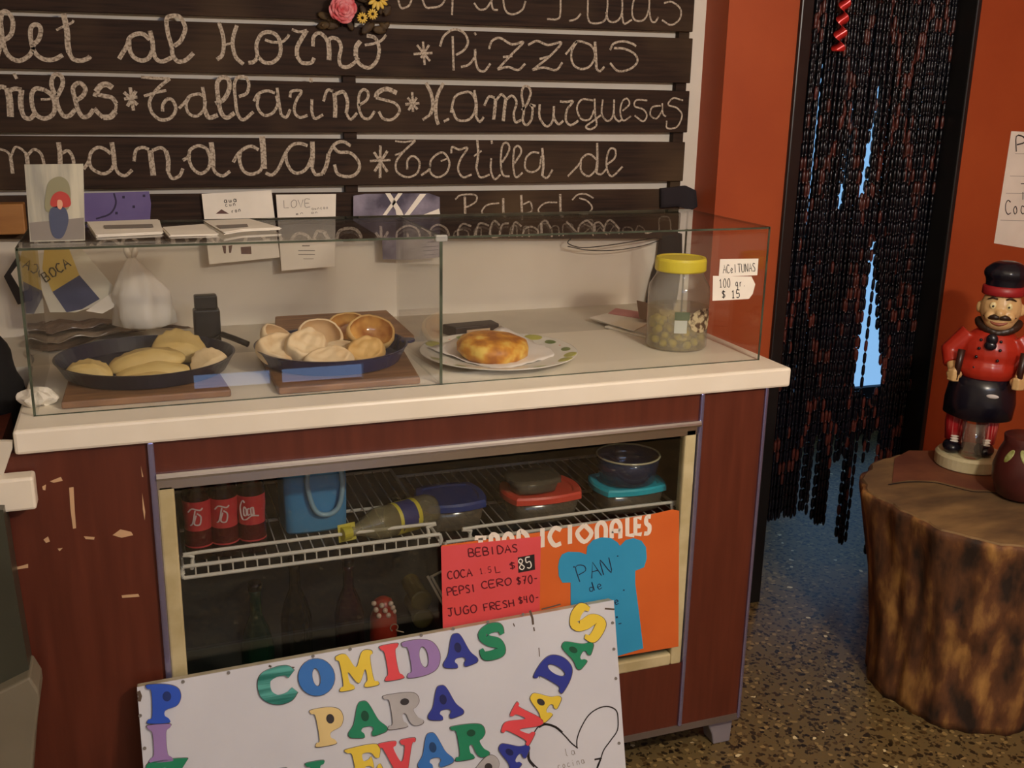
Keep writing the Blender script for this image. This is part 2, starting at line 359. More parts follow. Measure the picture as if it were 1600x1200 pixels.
bm = nb(); box(bm, (.1, .52, .2), (1.45, .54, .92)); box(bm, (.1, KY+.03, .2), (.12, .52, .92)); box(bm, (1.43, KY+.03, .2), (1.45, .52, .92)); box(bm, (.1, KY+.03, .2), (1.45, .52, .215)); box(bm, (.12, KY+.03, .905), (1.43, .52, .92))
obj('cooler_liner', bm, M_LINER, ctr)
M_FOOT = mat('grey_foot', rgb(128, 122, 128), .45)
for fx in (.03, 1.50):
    for fy in (.03, .48):
        bm = nb(); hexa(bm, [(fx-.028, fy, KZ), (fx+.052, fy, KZ), (fx+.048, fy, .0), (fx+.0, fy, .0), (fx-.006, fy, .03)], (0, .05, 0))
        obj('foot', bm, M_FOOT, ctr, bevel=.004)
# bare chips in the veneer of the left panel
chips = [[(78, 752), (95, 745), (98, 751), (84, 754)], [(66, 760), (72, 757), (71, 766), (67, 765)], [(108, 762), (115, 761), (117, 800), (119, 825), (114, 826), (110, 795)], [(68, 843), (75, 838), (78, 846), (72, 848)], [(90, 857), (98, 856), (93, 861)], [(131, 838), (148, 839), (147, 843), (134, 842)], [(176, 836), (188, 827), (205, 831), (208, 836), (190, 840)], [(190, 930), (216, 928), (218, 932), (191, 934)], [(220, 728), (224, 745), (222, 745)], [(222, 770), (227, 800), (226, 813), (223, 795)], [(19, 888), (44, 881), (44, 887), (22, 890)]]
for ch in chips:
    bm = nb(); plate2(bm, [ch], lambda x, y: P(x, y, 1, KY-.0002), Vector((0, -.0008, 0)))
    obj('chipped_patch', bm, M_CHIP, ctr)
wt = nb(); box(wt, (0, 0, HT), (1.6068, .48, H)); wt = obj('worktop', wt, M_TOP, None, bevel=.006)
tag(wt, 'long white laminate worktop lying on the refrigerated counter', 'worktop')
struct('trim_2', B((-.3, .482, HT), (1.6068, WY, H-.003)), M_LEDGE)

# ------------------------------------------------------------------ glass display case
dc = thing('display_case', 'low glass display case with two front panes standing on the white worktop', 'display case', (.8, .27, H))
JX = (P(689, 490, 1, GY)).x; t = .005; zt = H+GH
def pane(name, lo, hi, edge=True):
    g = obj(name, B(lo, hi), M_GLASS, dc)
    return g
pane('front_pane', (GX0, GY, H+.001), (JX-.002, GY+t, zt-t)); pane('front_pane', (JX+.002, GY, H+.001), (GX1, GY+t, zt-t))
pane('end_pane', (GX0, GY+t, H+.001), (GX0+t, GB, zt-t)); pane('end_pane', (GX1-t, GY+t, H+.001), (GX1, GB, zt-t))
pane('middle_pane', (JX-.0025, GY+t, H+.001), (JX+.0025, GB, zt-t))
pane('top_pane', (GX0, GY, zt-t), (JX-.001, GB, zt)); pane('top_pane', (JX+.001, GY, zt-t), (GX1, GB, zt))
def strip(lo, hi): obj('pane_edge', B(lo, hi), M_EDGE, dc, label='dark ground edge of the glass')
e = .0015
strip((GX0, GY-e, zt-t), (GX1, GY, zt-.001)); strip((GX0-e, GY-e, H), (GX0+.003, GY, zt)); strip((GX1-.003, GY-e, H), (GX1+e, GY, zt))
strip((JX-.003, GY-e, H), (JX+.003, GY, zt)); strip((GX0, GY-e, H), (GX1, GY, H+.002))
strip((GX1-t, GB, H), (GX1, GB+e, zt)); strip((GX0, GB, zt-t), (GX1, GB+e, zt)); strip((GX0-e, GY, zt-t), (GX0, GB, zt)); strip((GX1, GY, zt-t), (GX1+e, GB, zt)); strip((JX-.001, GY, zt), (JX+.001, GB, zt+.0008))
obj('corner_clip', B((JX-.012, GY-.003, zt-.012), (JX+.014, GY+.012, zt+.002)), clear('clip_plastic', (.9, .9, .88), .05, (.7, .7, .66), .45), dc, bevel=.003)

# ------------------------------------------------------------------ plank menu board with chalk lettering
mb = thing('menu_board', 'dark wooden plank menu board with white chalk lettering on the back wall', 'menu board', (.7, BY+.02, 1.18))
def edge(p, q):
    a = P(*p, 1, BY); b = P(*q, 1, BY); s = (b.z-a.z)/(b.x-a.x)
    return lambda x: a.z+s*(x-a.x)
rows = [((100, -90), (1090, -36), (100, 18), (1083, 50), 1088, 1084), ((100, 27), (1083, 60), (100, 109), (1080, 130), 1083, 1079), ((100, 118), (1073, 142), (100, 207), (1070, 207), 1078, 1073),
        ((100, 213), (1070, 222), (100, 296), (1065, 283), 1071, 1064), ((100, 305), (1083, 295), (100, 374), (1062, 373), 1064, 1060), ((100, -208), (1094, -134), (100, -99), (1090, -46), 1092, 1088)]
planks = []
for (t0, t1, b0, b1, xr, xr2) in rows:
    ft, fb = edge(t0, t1), edge(b0, b1); xe = P(xr, t1[1], 1, BY).x; xl = -.9
    bm = nb(); hexa(bm, [(xl, BY, fb(xl)), (xe, BY, fb(xe)), (xe, BY, ft(xe)), (xl, BY, ft(xl))], (0, .012, 0))
    planks.append(obj('plank', bm, PLANK, mb, bevel=.002))
for bx in (P(549, 200, 1, BY).x, P(1063, 210, 1, BY).x):
    obj('batten', B((bx-.016, BY+.012, 1.19), (bx+.016, WY-.001, 2.05)), PLANK, mb)
NB = Vector((0, -1, 0))
def chalk(row, ox, oy, s, strokes, w=6.5):
    items = []
    for st in strokes:
        ww = w
        if isinstance(st[0], (int, float)): ww = st[0]; st = st[1:]
        pts = [(ox+x/s, oy+y/s, 0) for x, y in st]
        pts = catmull(pts, 6) if len(pts) > 2 else [Vector(p) for p in pts]
        items.append((min(p.x for p in pts), max(p.x for p in pts), pts, ww))
    items.sort(key=lambda i: i[0]); words = []
    for it in items:
        if words and it[0]-words[-1][0] < 9: words[-1][1].append(it); words[-1][0] = max(words[-1][0], it[1])
        else: words.append([it[1], [it]])
    for _, its in words:
        bm = nb()
        for k, it in enumerate(its): ribbon(bm, [P(p.x, p.y, 1, BY-.0009-.00008*k) for p in it[2]], it[3]*.00128, NB)
        obj('chalk_lettering', bm, CHALK, planks[row])
chalk(1, 0, 0, 5, [[(-20, 440), (15, 300), (5, 180), (20, 95), (65, 100), (100, 165), (92, 255), (55, 300), (20, 310)], [(5, 180), (20, 300), (45, 400), (90, 455), (150, 475), (215, 445), (250, 400), (262, 350), (300, 310), (318, 250), (310, 205), (275, 192), (243, 215), (238, 280), (255, 370), (290, 430), (350, 465), (420, 465), (490, 430)],
    (9.5, (495, 105), (512, 180), (525, 260), (528, 340), (540, 410)), [(540, 410), (570, 460), (630, 475), (690, 455), (705, 438)], (4, (440, 235), (490, 210), (560, 178), (575, 158)),
    [(930, 460), (990, 360), (1010, 300), (1060, 267), (1120, 267), (1170, 310)], [(1010, 300), (1012, 380), (1040, 440), (1100, 473), (1160, 455), (1187, 400)], (8, (1172, 240), (1190, 320), (1197, 400)), [(1197, 400), (1220, 460), (1270, 480), (1340, 450)],
    [(1360, 360), (1410, 320), (1445, 240), (1440, 190), (1400, 130), (1340, 125), (1302, 150), (1310, 250), (1340, 360), (1350, 430), (1390, 480), (1450, 470), (1512, 415)]], 7.5)
chalk(1, 300, 0, 5, [[(210, 175), (240, 270), (248, 350), (235, 430), (195, 465)], [(350, 198), (322, 290), (320, 370), (345, 450), (402, 502)], (4, (248, 352), (318, 335)),
    [(440, 490), (482, 483), (510, 440), (503, 350), (540, 270), (600, 250), (660, 275), (690, 340), (686, 430), (630, 487), (560, 485), (515, 440)], (5, (570, 310), (625, 328), (700, 328), (745, 292), (758, 268)),
    (5, (780, 230), (840, 250), (898, 236)), (8, (898, 236), (858, 300), (822, 370), (820, 440)), [(820, 440), (860, 490), (930, 490), (955, 452)],
    [(945, 362), (950, 290), (990, 257), (1040, 290), (1066, 350)], (9, (1064, 320), (1072, 400), (1070, 470)), [(1065, 315), (1092, 295), (1140, 310), (1165, 370), (1150, 450), (1160, 508), (1210, 525), (1270, 490), (1300, 450)],
    (9, (1315, 320), (1282, 370), (1280, 440)), [(1280, 440), (1310, 500), (1380, 530), (1440, 480), (1462, 400), (1450, 330), (1420, 290), (1365, 278)], (5, (1350, 352), (1420, 340), (1480, 315), (1517, 272))], 7)
chalk(1, 600, 0, 3.2, [[(148, 270), (242, 265)], [(195, 208), (203, 325)], [(165, 225), (230, 305)], [(225, 225), (185, 290)],
    [(280, 232), (300, 180), (350, 147), (400, 165), (420, 210), (400, 250), (360, 275)], [(343, 180), (348, 352)],
    [(385, 335), (425, 322), (455, 280), (455, 245)], [(455, 250), (457, 300), (472, 347), (502, 355), (532, 318)], (6, (452, 172), (460, 166)),
    [(525, 245), (540, 205), (580, 190), (640, 222), (697, 210), (640, 270), (568, 347)], [(568, 347), (620, 335), (670, 350), (706, 318)], [(595, 285), (642, 280)],
    [(720, 225), (765, 205), (820, 225), (887, 213), (830, 280), (742, 350)], [(742, 350), (800, 338), (860, 350), (892, 312)], [(778, 295), (826, 283)],
    [(908, 272), (935, 240), (965, 207), (1010, 215), (1042, 235), (1055, 280), (1030, 330), (985, 345), (945, 320), (937, 262), (965, 207)], (6, (1055, 208), (1060, 290), (1062, 345)), [(1062, 345), (1080, 356), (1102, 333)],
    [(1260, 232), (1245, 220), (1200, 207), (1150, 217), (1130, 250)], [(1150, 240), (1205, 245), (1255, 272), (1266, 310), (1230, 345), (1170, 355), (1130, 315)]], 4.6)
chalk(0, 600, 0, 3.2, [[(60, -52), (80, 30), (100, 40), (130, 20), (148, -52)], [(180, -52), (205, 30), (240, 38), (290, 22), (325, -52)], [(345, -52), (340, 75)], [(450, 15), (475, 46), (510, 42), (540, 0)], [(535, 0), (545, 45), (570, 50)], [(590, -52), (605, 45), (640, 72), (690, 50), (708, 5)],
    [(882, -60), (882, 60), (868, 95), (815, 95)], [(850, -58), (930, -64)], [(925, 105), (960, 95), (985, 68)], [(1022, -52), (1020, 90), (1050, 117), (1100, 105), (1115, 60), (1120, -52)], [(1110, 60), (1125, 105), (1165, 105), (1190, 60), (1190, -52)], [(1190, 60), (1200, 118), (1240, 98)],
    [(1262, -52), (1240, 50), (1255, 100), (1300, 98), (1325, 40), (1325, -52)], [(1325, 40), (1335, 100), (1355, 110), (1372, 85)], [(1400, 15), (1440, 10), (1482, 45), (1478, 95), (1435, 125), (1390, 100)]], 3.8)
chalk(2, 0, 100, 5.3333, [[(-30, 210), (10, 190), (50, 200)], (11, (62, 200), (80, 300), (88, 440)), [(70, 225), (125, 207), (180, 215)], (9, (180, 215), (172, 300), (178, 380)), [(178, 380), (202, 440), (250, 455), (290, 415)], (10, (115, 105), (140, 95)),
    [(370, 215), (300, 205), (265, 250), (268, 340), (300, 420), (370, 455), (440, 420), (457, 340), (430, 260), (370, 215)], (4, (340, 295), (420, 290), (462, 262)),
    [(462, 262), (430, 180), (440, 110), (475, 83), (515, 110), (522, 170), (490, 245), (470, 290), (490, 370), (530, 432), (580, 430), (628, 378)],
    [(640, 300), (690, 265), (712, 210), (680, 165), (640, 163), (607, 205), (625, 290), (650, 380), (690, 440), (740, 430), (780, 378)],
    (10, (938, 200), (890, 170), (840, 182), (800, 232)), [(790, 272), (800, 250), (860, 265), (930, 280), (970, 330)], (5, (970, 330), (962, 395)), (10, (962, 395), (920, 440), (860, 445)), [(860, 445), (825, 415), (785, 370)],
    (5, (1035, 292), (1145, 275)), (6, (1085, 195), (1112, 388)), (6, (1032, 235), (1145, 340)), (6, (1132, 225), (1062, 352)),
    (5, (1175, 108), (1290, 118), (1415, 122)), (6, (1415, 122), (1330, 190), (1270, 260), (1245, 330), (1270, 410), (1340, 465), (1420, 450), (1465, 380), (1440, 305), (1395, 293), (1358, 340), (1355, 395)), (5, (1200, 268), (1290, 240), (1385, 220))], 7.5)
chalk(2, 200, 100, 3.636, [[(290, 252), (330, 210), (350, 183), (400, 170), (425, 180)], [(350, 183), (330, 230), (345, 280), (390, 296), (430, 260), (440, 210)], (6, (423, 130), (435, 200), (436, 260)), (8, (436, 260), (460, 305), (510, 290)),
    (8, (497, 225), (545, 200), (575, 140), (570, 88), (535, 76), (507, 110), (512, 190), (527, 270), (560, 305), (605, 278)), (6, (630, 185), (675, 165), (686, 110), (665, 75), (625, 76), (605, 115), (610, 200), (622, 280), (655, 317), (712, 272)),
    [(715, 212), (740, 170), (790, 152), (835, 165)], [(745, 175), (735, 240), (770, 290), (820, 280), (850, 230), (843, 180)], [(847, 135), (857, 210), (870, 290)], [(870, 290), (900, 302), (922, 258)],
    [(920, 190), (930, 155), (985, 155), (955, 210), (945, 270), (975, 303), (1020, 292)], [(1045, 200), (1045, 270), (1062, 310), (1108, 288)], (8, (1030, 92), (1050, 92)),
    [(1110, 212), (1132, 150), (1165, 155)], (8, (1172, 165), (1178, 230), (1176, 305)), (7, (1180, 170), (1225, 160), (1247, 215), (1240, 280)), [(1240, 280), (1265, 315), (1302, 278)],
    [(1310, 235), (1355, 205), (1365, 165), (1340, 145), (1315, 170), (1310, 240), (1332, 300), (1370, 310), (1402, 268)],
    (9, (1527, 165), (1470, 142), (1420, 162), (1408, 192)), [(1408, 192), (1460, 205), (1520, 225), (1542, 270), (1500, 315), (1450, 310), (1425, 270)]], 5.4)
chalk(2, 620, 110, 3.404, [[(45, 180), (120, 175)], [(82, 115), (86, 220)], [(58, 145), (110, 207)], [(106, 145), (62, 212)], (7, (155, 65), (183, 125), (192, 190), (178, 235)), [(178, 235), (138, 263)], (7, (248, 68), (217, 130), (207, 200), (212, 260), (222, 288)), [(190, 187), (212, 183)], [(250, 272), (279, 257)],
    [(288, 225), (310, 140), (370, 115), (400, 125), (420, 170), (410, 230), (375, 265), (320, 260), (295, 205)], [(412, 105), (424, 180), (422, 250)], [(422, 250), (442, 273), (462, 248)],
    [(465, 187), (490, 140), (520, 145)], (7, (525, 150), (522, 200), (515, 262)), [(525, 165), (555, 128), (580, 150)], (7, (580, 150), (572, 210), (566, 270)), [(578, 160), (612, 135), (637, 170), (622, 230), (632, 275), (662, 263)],
    [(665, 212), (692, 180), (712, 120), (700, 88), (675, 87), (664, 130), (676, 210), (670, 265), (690, 291), (716, 260), (722, 200), (710, 183), (738, 190)],
    [(760, 180), (760, 250), (795, 297), (828, 270), (836, 190)], [(836, 190), (836, 250), (860, 286), (886, 268)], [(868, 165), (900, 168), (937, 165), (905, 210), (900, 265), (925, 291), (966, 268)],
    (4, (1045, 160), (985, 155), (958, 200), (980, 257), (1025, 260), (1050, 210)), (4, (1052, 150), (1055, 230), (1062, 290), (1030, 313), (1005, 300), (1040, 272), (1086, 238)),
    (4, (1095, 155), (1090, 230), (1120, 269), (1150, 240), (1156, 155)), (4, (1156, 155), (1156, 240), (1180, 271), (1197, 260)), (3.6, (1200, 215), (1237, 180), (1225, 150), (1200, 165), (1188, 220), (1205, 267), (1246, 243)),
    (3.6, (1332, 160), (1275, 158), (1265, 190), (1310, 207), (1330, 240), (1310, 271), (1265, 240)), (3.6, (1405, 188), (1360, 195), (1348, 235), (1380, 256), (1410, 215), (1412, 175)), (3.6, (1412, 175), (1415, 230), (1432, 245)), (3.6, (1522, 160), (1470, 148), (1443, 183), (1490, 200), (1517, 240), (1490, 300), (1438, 307), (1435, 268))], 5)
chalk(3, 0, 200, 4.706, [(4, (-20, 150), (45, 170), (75, 200)), (6, (75, 195), (85, 270), (93, 335)), (4, (85, 200), (110, 143), (150, 150), (195, 190)), (7, (195, 190), (205, 270), (212, 335)), (5, (205, 197), (250, 158), (300, 188), (325, 270), (335, 340)), (8, (430, 105), (440, 180), (443, 270), (450, 400)), [(455, 185), (500, 168), (532, 210), (540, 270), (500, 310), (460, 300)],
    [(615, 302), (650, 250), (670, 180), (720, 143), (770, 155), (815, 190)], [(655, 235), (665, 280), (695, 312), (760, 337), (815, 310), (845, 250)], (8, (822, 105), (835, 190), (842, 270)), [(842, 270), (870, 330), (920, 350), (972, 308)],
    (6, (985, 245), (1000, 165), (1050, 143), (1095, 158)), (10, (1105, 165), (1115, 250), (1128, 350)), [(1120, 165), (1180, 145), (1220, 168)], (8, (1220, 168), (1237, 240), (1235, 320)), [(1235, 320), (1265, 370), (1320, 352), (1345, 298)],
    [(1345, 238), (1385, 210), (1400, 160), (1460, 130), (1520, 150)], [(1392, 200), (1392, 240), (1420, 300), (1475, 335), (1530, 300), (1545, 225), (1520, 150)], (9, (1553, 105), (1565, 200), (1565, 290)), [(1565, 290), (1590, 332), (1640, 352), (1692, 318)]], 6)
chalk(3, 300, 200, 4.706, [[(303, 252), (340, 190), (390, 148), (440, 135), (490, 160)], [(355, 185), (350, 240), (375, 310), (430, 340), (500, 315), (525, 250)], (11, (515, 60), (525, 180), (530, 300)), [(540, 330), (590, 345), (640, 290), (680, 200), (730, 130), (790, 113), (850, 130)], [(690, 190), (695, 245), (730, 312), (780, 332), (840, 300), (878, 220)], (9, (885, 100), (887, 200), (880, 290)), [(880, 290), (910, 342), (960, 337)], (8, (960, 337), (990, 270), (1005, 190)), [(1005, 190), (1048, 120), (1110, 100), (1167, 132)],
    [(1040, 140), (1080, 177), (1160, 182), (1215, 230), (1232, 290), (1200, 342), (1140, 358), (1070, 335), (1048, 268)], (4.5, (1308, 243), (1460, 235)), (5.5, (1385, 128), (1383, 368)), (5.5, (1338, 178), (1437, 322)), (5.5, (1437, 168), (1343, 320))], 6.2)
chalk(3, 580, 200, 3.2, [(3.4, (120, 65), (165, 70), (222, 62)), [(220, 64), (160, 120), (125, 170), (130, 220), (180, 246), (230, 225), (241, 170), (210, 140), (183, 160), (180, 207)], (3.4, (118, 136), (167, 117)),
    [(250, 237), (290, 205), (300, 160), (340, 125), (370, 130), (391, 175), (375, 225), (330, 246), (295, 220), (295, 180)], (3.2, (348, 166), (387, 150)), [(400, 127), (405, 95), (440, 108), (482, 99), (445, 160), (435, 210), (460, 246), (502, 233)],
    (5, (530, 60), (535, 130), (525, 200)), [(525, 200), (545, 246), (592, 233)], (3.4, (513, 141), (552, 114)), [(600, 150), (598, 210), (617, 256), (647, 233)], (7, (598, 72), (608, 70)),
    [(655, 172), (690, 110), (680, 75), (655, 90), (648, 180), (660, 235), (692, 242)], [(713, 182), (750, 120), (735, 90), (714, 110), (711, 200), (725, 246), (757, 223)], [(840, 125), (805, 122), (775, 150), (770, 200), (800, 221), (840, 200), (850, 140)], (5.5, (855, 100), (861, 180), (855, 240)), [(855, 240), (880, 249), (907, 208)],
    [(983, 242), (1040, 180), (1055, 150), (1090, 130), (1130, 160)], [(1048, 170), (1050, 215), (1085, 241), (1120, 212), (1130, 165)], (5, (1130, 75), (1131, 180), (1126, 225)), [(1126, 225), (1150, 231), (1180, 200)], [(1180, 182), (1217, 150), (1221, 110), (1195, 104), (1178, 150), (1180, 210), (1205, 241), (1257, 193)]], 4.2)
chalk(4, 580, 200, 3.2, [(3.4, (420, 357), (450, 335), (520, 335), (525, 365), (490, 390), (470, 395)), (5, (468, 342), (470, 440)), (3.4, (640, 375), (580, 385), (553, 420), (580, 445)), (5, (660, 350), (662, 430), (675, 445)), (5, (750, 335), (755, 460)), (3.4, (760, 382), (795, 370), (802, 415), (760, 430)), (3.4, (930, 372), (870, 375), (835, 410), (860, 440)), (5, (945, 330), (948, 430), (962, 445)), (3.4, (1005, 360), (1030, 335), (1070, 330), (1112, 350)), (3.4, (1040, 350), (1080, 365), (1105, 400), (1075, 430), (1035, 425)),
    (3.2, (412, 540), (420, 518), (450, 508), (480, 515), (490, 545)), (3.2, (515, 545), (520, 505), (548, 503), (550, 545)), (3.2, (595, 510), (605, 545), (640, 540), (640, 512)), (3.2, (690, 545), (700, 495), (725, 490), (730, 545)), (3.2, (755, 545), (765, 495), (785, 500), (790, 545)), (3.2, (835, 530), (840, 485), (885, 480), (905, 520), (900, 545)), (3.2, (905, 545), (905, 495), (935, 495), (940, 540)), (3.2, (960, 540), (960, 485), (1000, 480), (1010, 500)),
    (3.2, (1060, 530), (1100, 490), (1105, 460), (1070, 462), (1065, 480), (1100, 500), (1110, 540)), (3.2, (1120, 530), (1145, 500), (1180, 535)), (3.2, (1190, 530), (1210, 495), (1235, 500), (1240, 530)), (3.2, (1255, 530), (1265, 498), (1300, 500), (1310, 525)), (3.2, (1320, 520), (1335, 490), (1360, 500), (1375, 525), (1420, 515)), (3.2, (1440, 510), (1440, 455), (1465, 443), (1492, 455), (1500, 515))], 4)
# rose and daisies hanging over the first gap
fl = thing('flower_bunch', 'artificial pink rose and yellow daisies hung on the planks of the menu board', 'flowers', tuple(P(560, 45, 1, BY-.02)))
rc = P(536, 14, 1, BY-.035)
bm = nb()
for k in range(26):
    q = k/26; a = k*2.4; rr = .004+.023*q; h = -.016*(1-q)
    c = rc+Vector((rr*math.cos(a), h+.004, rr*math.sin(a)))
    rot = Matrix.Rotation(-a, 3, 'Y') @ Matrix.Rotation(R(35+35*(1-q)), 3, 'Z')
    ball(bm, c, .008+.009*q, .28, 1.0, 1.05, rot, 8, 6)
obj('rose_head', bm, mat('rose_pink', rgb(196, 52, 62), .6, rgb(226, 138, 142), 60, lo=.3, hi=.6), fl, smooth=True)
bm = nb()
for (px, py, s) in ((590, -2, 1), (566, 28, .5), (582, 22, .5)):
    c = P(px, py, 1, BY-.03)
    for k in range(12):
        a = k*R(30); d = Vector((math.cos(a), -.15, math.sin(a)))
        ball(bm, c+d*.017*s, .011*s, 1, .25, .42, Matrix.Rotation(-a, 3, 'Y'), 8, 5)
obj('daisy_head', bm, mat('daisy_yellow', rgb(214, 176, 60), .6, rgb(228, 200, 110), 40), fl, smooth=True)
bm = nb(); rg = random.Random(3)
for k in range(34):
    c = P(rg.uniform(502, 606), rg.uniform(-12, 48), 1, BY-.012); a = rg.uniform(0, 6.28)
    ball(bm, c, rg.uniform(.012, .02), 1, .18, .5, Matrix.Rotation(a, 3, 'Y') @ Matrix.Rotation(rg.uniform(-.5, .5), 3, 'Z'), 8, 5)
obj('leaves', bm, mat('dark_leaf', rgb(46, 30, 16), .7, rgb(78, 58, 26), 30), fl, smooth=True)
# ------------------------------------------------------------------ things in and on the display case
zs = H+.0006                                        # worktop surface
TZ = H+GH
M_PAN = mat('dark_enamel', rgb(24, 26, 40), .3, rgb(32, 36, 58), 6)
M_BOARD = mat('board_wood', rgb(112, 76, 50), .55, rgb(156, 114, 78), 5, (2, 14, 6), .3, .7)
def board(label, q, z0, h, m=M_BOARD):
    bm = nb(); hexa(bm, [Vector((x, y, z0)) for x, y in q], (0, 0, h))
    return tag(obj('cutting_board', bm, m, bevel=.003), label, 'cutting board', 'cutting boards in the display case')
board('wooden cutting board under the left pan of pale turnovers', [(.075, .112), (.384, .112), (.36, .44), (.085, .44)], zs, .014)
board('wooden cutting board under the pan heaped with baked pastries', [(.474, .098), (.764, .098), (.80, .43), (.47, .43)], zs, .014)
bm = nb(); a = P(430, 494, 1, .70); b = P(604, 484, 1, .70); c = P(648, 524, 2, zs+.014); d = P(428, 548, 2, zs+.012)
hexa(bm, [d, c, b, a], (0, .004, -.013)); tag(obj('cutting_board', bm, M_BOARD, bevel=.003), 'wooden cutting board propped up at its back behind the pan of baked pastries', 'cutting board', 'cutting boards in the display case')

def pan(name, label, c, r, h, ears, m=M_PAN):
    t = thing(name, label, 'baking pan', c)
    bm = nb(); lathe(bm, [(r*.86, 0), (r*.9, .002), (r*.99, h-.004), (r+.002, h), (r*.985, h), (r*.9, .006), (r*.86, .004)], c, 56, capt=True)
    obj('pan_body', bm, m, t, smooth=False)
    for s in ears:
        bm = nb(); lathe(bm, [(.016, -.003), (.018, 0), (.016, .003)], Vector(c)+Vector((s*(r+.006), 0, h-.004)), 16); obj('lug_handle', bm, m, t)
    return t
z1 = zs+.0146
p1 = pan('baking_pan', 'round black pan of pale turnovers at the left end of the display case', (.232, .312, z1), .178, .034, ())
p2 = pan('baking_pan', 'round dark pan heaped with baked pastries in the middle of the case', (.617, .298, z1), .165, .036, (1,), mat('enamel_blue_reflection', rgb(28, 34, 74), .25, rgb(34, 42, 90), 6))  # blue reflection on the pan wall is put into its colour

def m_bake(name, a, b, c, rough=.6):
    return mat(name, a, rough, b, 15, lo=.34, hi=.70, bump=.15, c3=c)
M_EMP = m_bake('pale_dough', rgb(206, 176, 108), rgb(226, 200, 136), rgb(214, 186, 120))
M_EMPB = m_bake('pale_dough_white', rgb(222, 196, 150), rgb(232, 210, 170), rgb(228, 202, 158))
M_CRUST = m_bake('baked_crust', rgb(240, 218, 180), rgb(206, 158, 100), rgb(232, 204, 162))
M_CRUSTG = m_bake('golden_crust', rgb(222, 184, 120), rgb(196, 138, 62), rgb(214, 172, 104))
M_GLAZE = mat('glazed_brown', rgb(160, 92, 34), .12, rgb(228, 176, 96), 22, lo=.35, hi=.65)
M_HOLLOW = mat('pale_hollow', rgb(206, 168, 122), .6, rgb(226, 196, 150), 12)
def turnover(name, label, cat, grp, c, L, Wd, Hh, rot, m, crimp=1):
    bm = nb(); ball(bm, (0, 0, 0), 1, rot=None, u=36, v=16)
    for v in bm.verts:
        x, y, z = v.co; s = max(0, y)
        yy = y*(1.25 if y > 0 else .8); zz = z*(1-.7*s**.8)
        if y > .35: yy += .05*math.sin(x*22)*crimp; zz += .06*math.sin(x*22)*crimp*(1-abs(z))
        yy -= .25*x*x
        zz *= 1-.35*x*x
        zz += .05*math.sin(7*x+3*y)+.03*math.sin(11*y)
        v.co = Vector((x*L/2, yy*Wd/2, zz*Hh/2))
    bmesh.ops.rotate(bm, verts=bm.verts, cent=(0, 0, 0), matrix=rot); bmesh.ops.translate(bm, verts=bm.verts, vec=Vector(c))
    return tag(obj(name, bm, m, smooth=True), label, cat, grp)
def rot(zd=0, xd=0, yd=0): return Matrix.Rotation(R(zd), 3, 'Z') @ Matrix.Rotation(R(yd), 3, 'Y') @ Matrix.Rotation(R(xd), 3, 'X')
gE = 'pale turnovers in the left pan'
turnover('turnover', 'pale half-moon turnover alone at the left rim of the left pan', 'turnover', gE, P(140, 582, 1, .26), .09, .062, .05, rot(-4, 30, 8), M_EMP)
turnover('turnover', 'pale turnover on top of the middle stack in the left pan', 'turnover', gE, P(229, 564, 1, .30), .155, .075, .056, rot(4, 20, -5), M_EMP)
turnover('turnover', 'pale turnover second from the top of the middle stack in the left pan', 'turnover', gE, P(238, 581, 1, .275), .148, .075, .046, rot(2, 10, -3), M_EMP)
turnover('turnover', 'pale turnover at the bottom of the middle stack in the left pan', 'turnover', gE, P(234, 593, 1, .25), .15, .075, .034, rot(0, 8, 0), M_EMP)
turnover('turnover', 'large browned turnover leaning up behind the middle stack in the left pan', 'turnover', gE, P(281, 546, 1, .36), .118, .085, .058, rot(2, 45, 10), M_EMP)
turnover('turnover', 'whitish turnover tilted against the right rim of the left pan', 'turnover', gE, P(326, 569, 1, .27), .08, .06, .042, rot(12, 55, -28), M_EMPB)

gB = 'baked pastries in the middle pan'
def pastry_open(label, c, r, axis, mo, mi, glz, sx=1.15):
    r *= 1.1; c = Vector(c)+Vector((0, 0, .004))
    t = thing('open_pastry', label, 'pastry', tuple(c), gB)
    q = Vector((0, 0, 1)).rotation_difference(Vector(axis).normalized()).to_matrix()
    w = lambda a, rr, z: rr*(1+.035*math.sin(2*a+1+r*900)+.02*math.sin(5*a+r*500)+.01*math.sin(13*a))
    out = [(.001, -r*.8)]+[(r*math.sin(R(k)), -r*.8*math.cos(R(k))) for k in range(12, 100, 11)]+[(r*.95, r*.16), (r*.87, r*.14)]
    bm = nb(); lathe(bm, out, c, 32, sx, 1, w, q, True, False); obj('crust', bm, mo, t, smooth=True)
    inn = [(r*.88, r*.14)]+[(r*.86*math.sin(R(k)), -r*.62*math.cos(R(k))) for k in range(86, 0, -12)]+[(.001, -r*.62)]
    bm = nb(); lathe(bm, inn, c, 32, sx, 1, w, q, False, True); obj('hollow', bm, mi, t, smooth=True, label='glazed brown hollow' if glz else 'paler hollow')
    return t
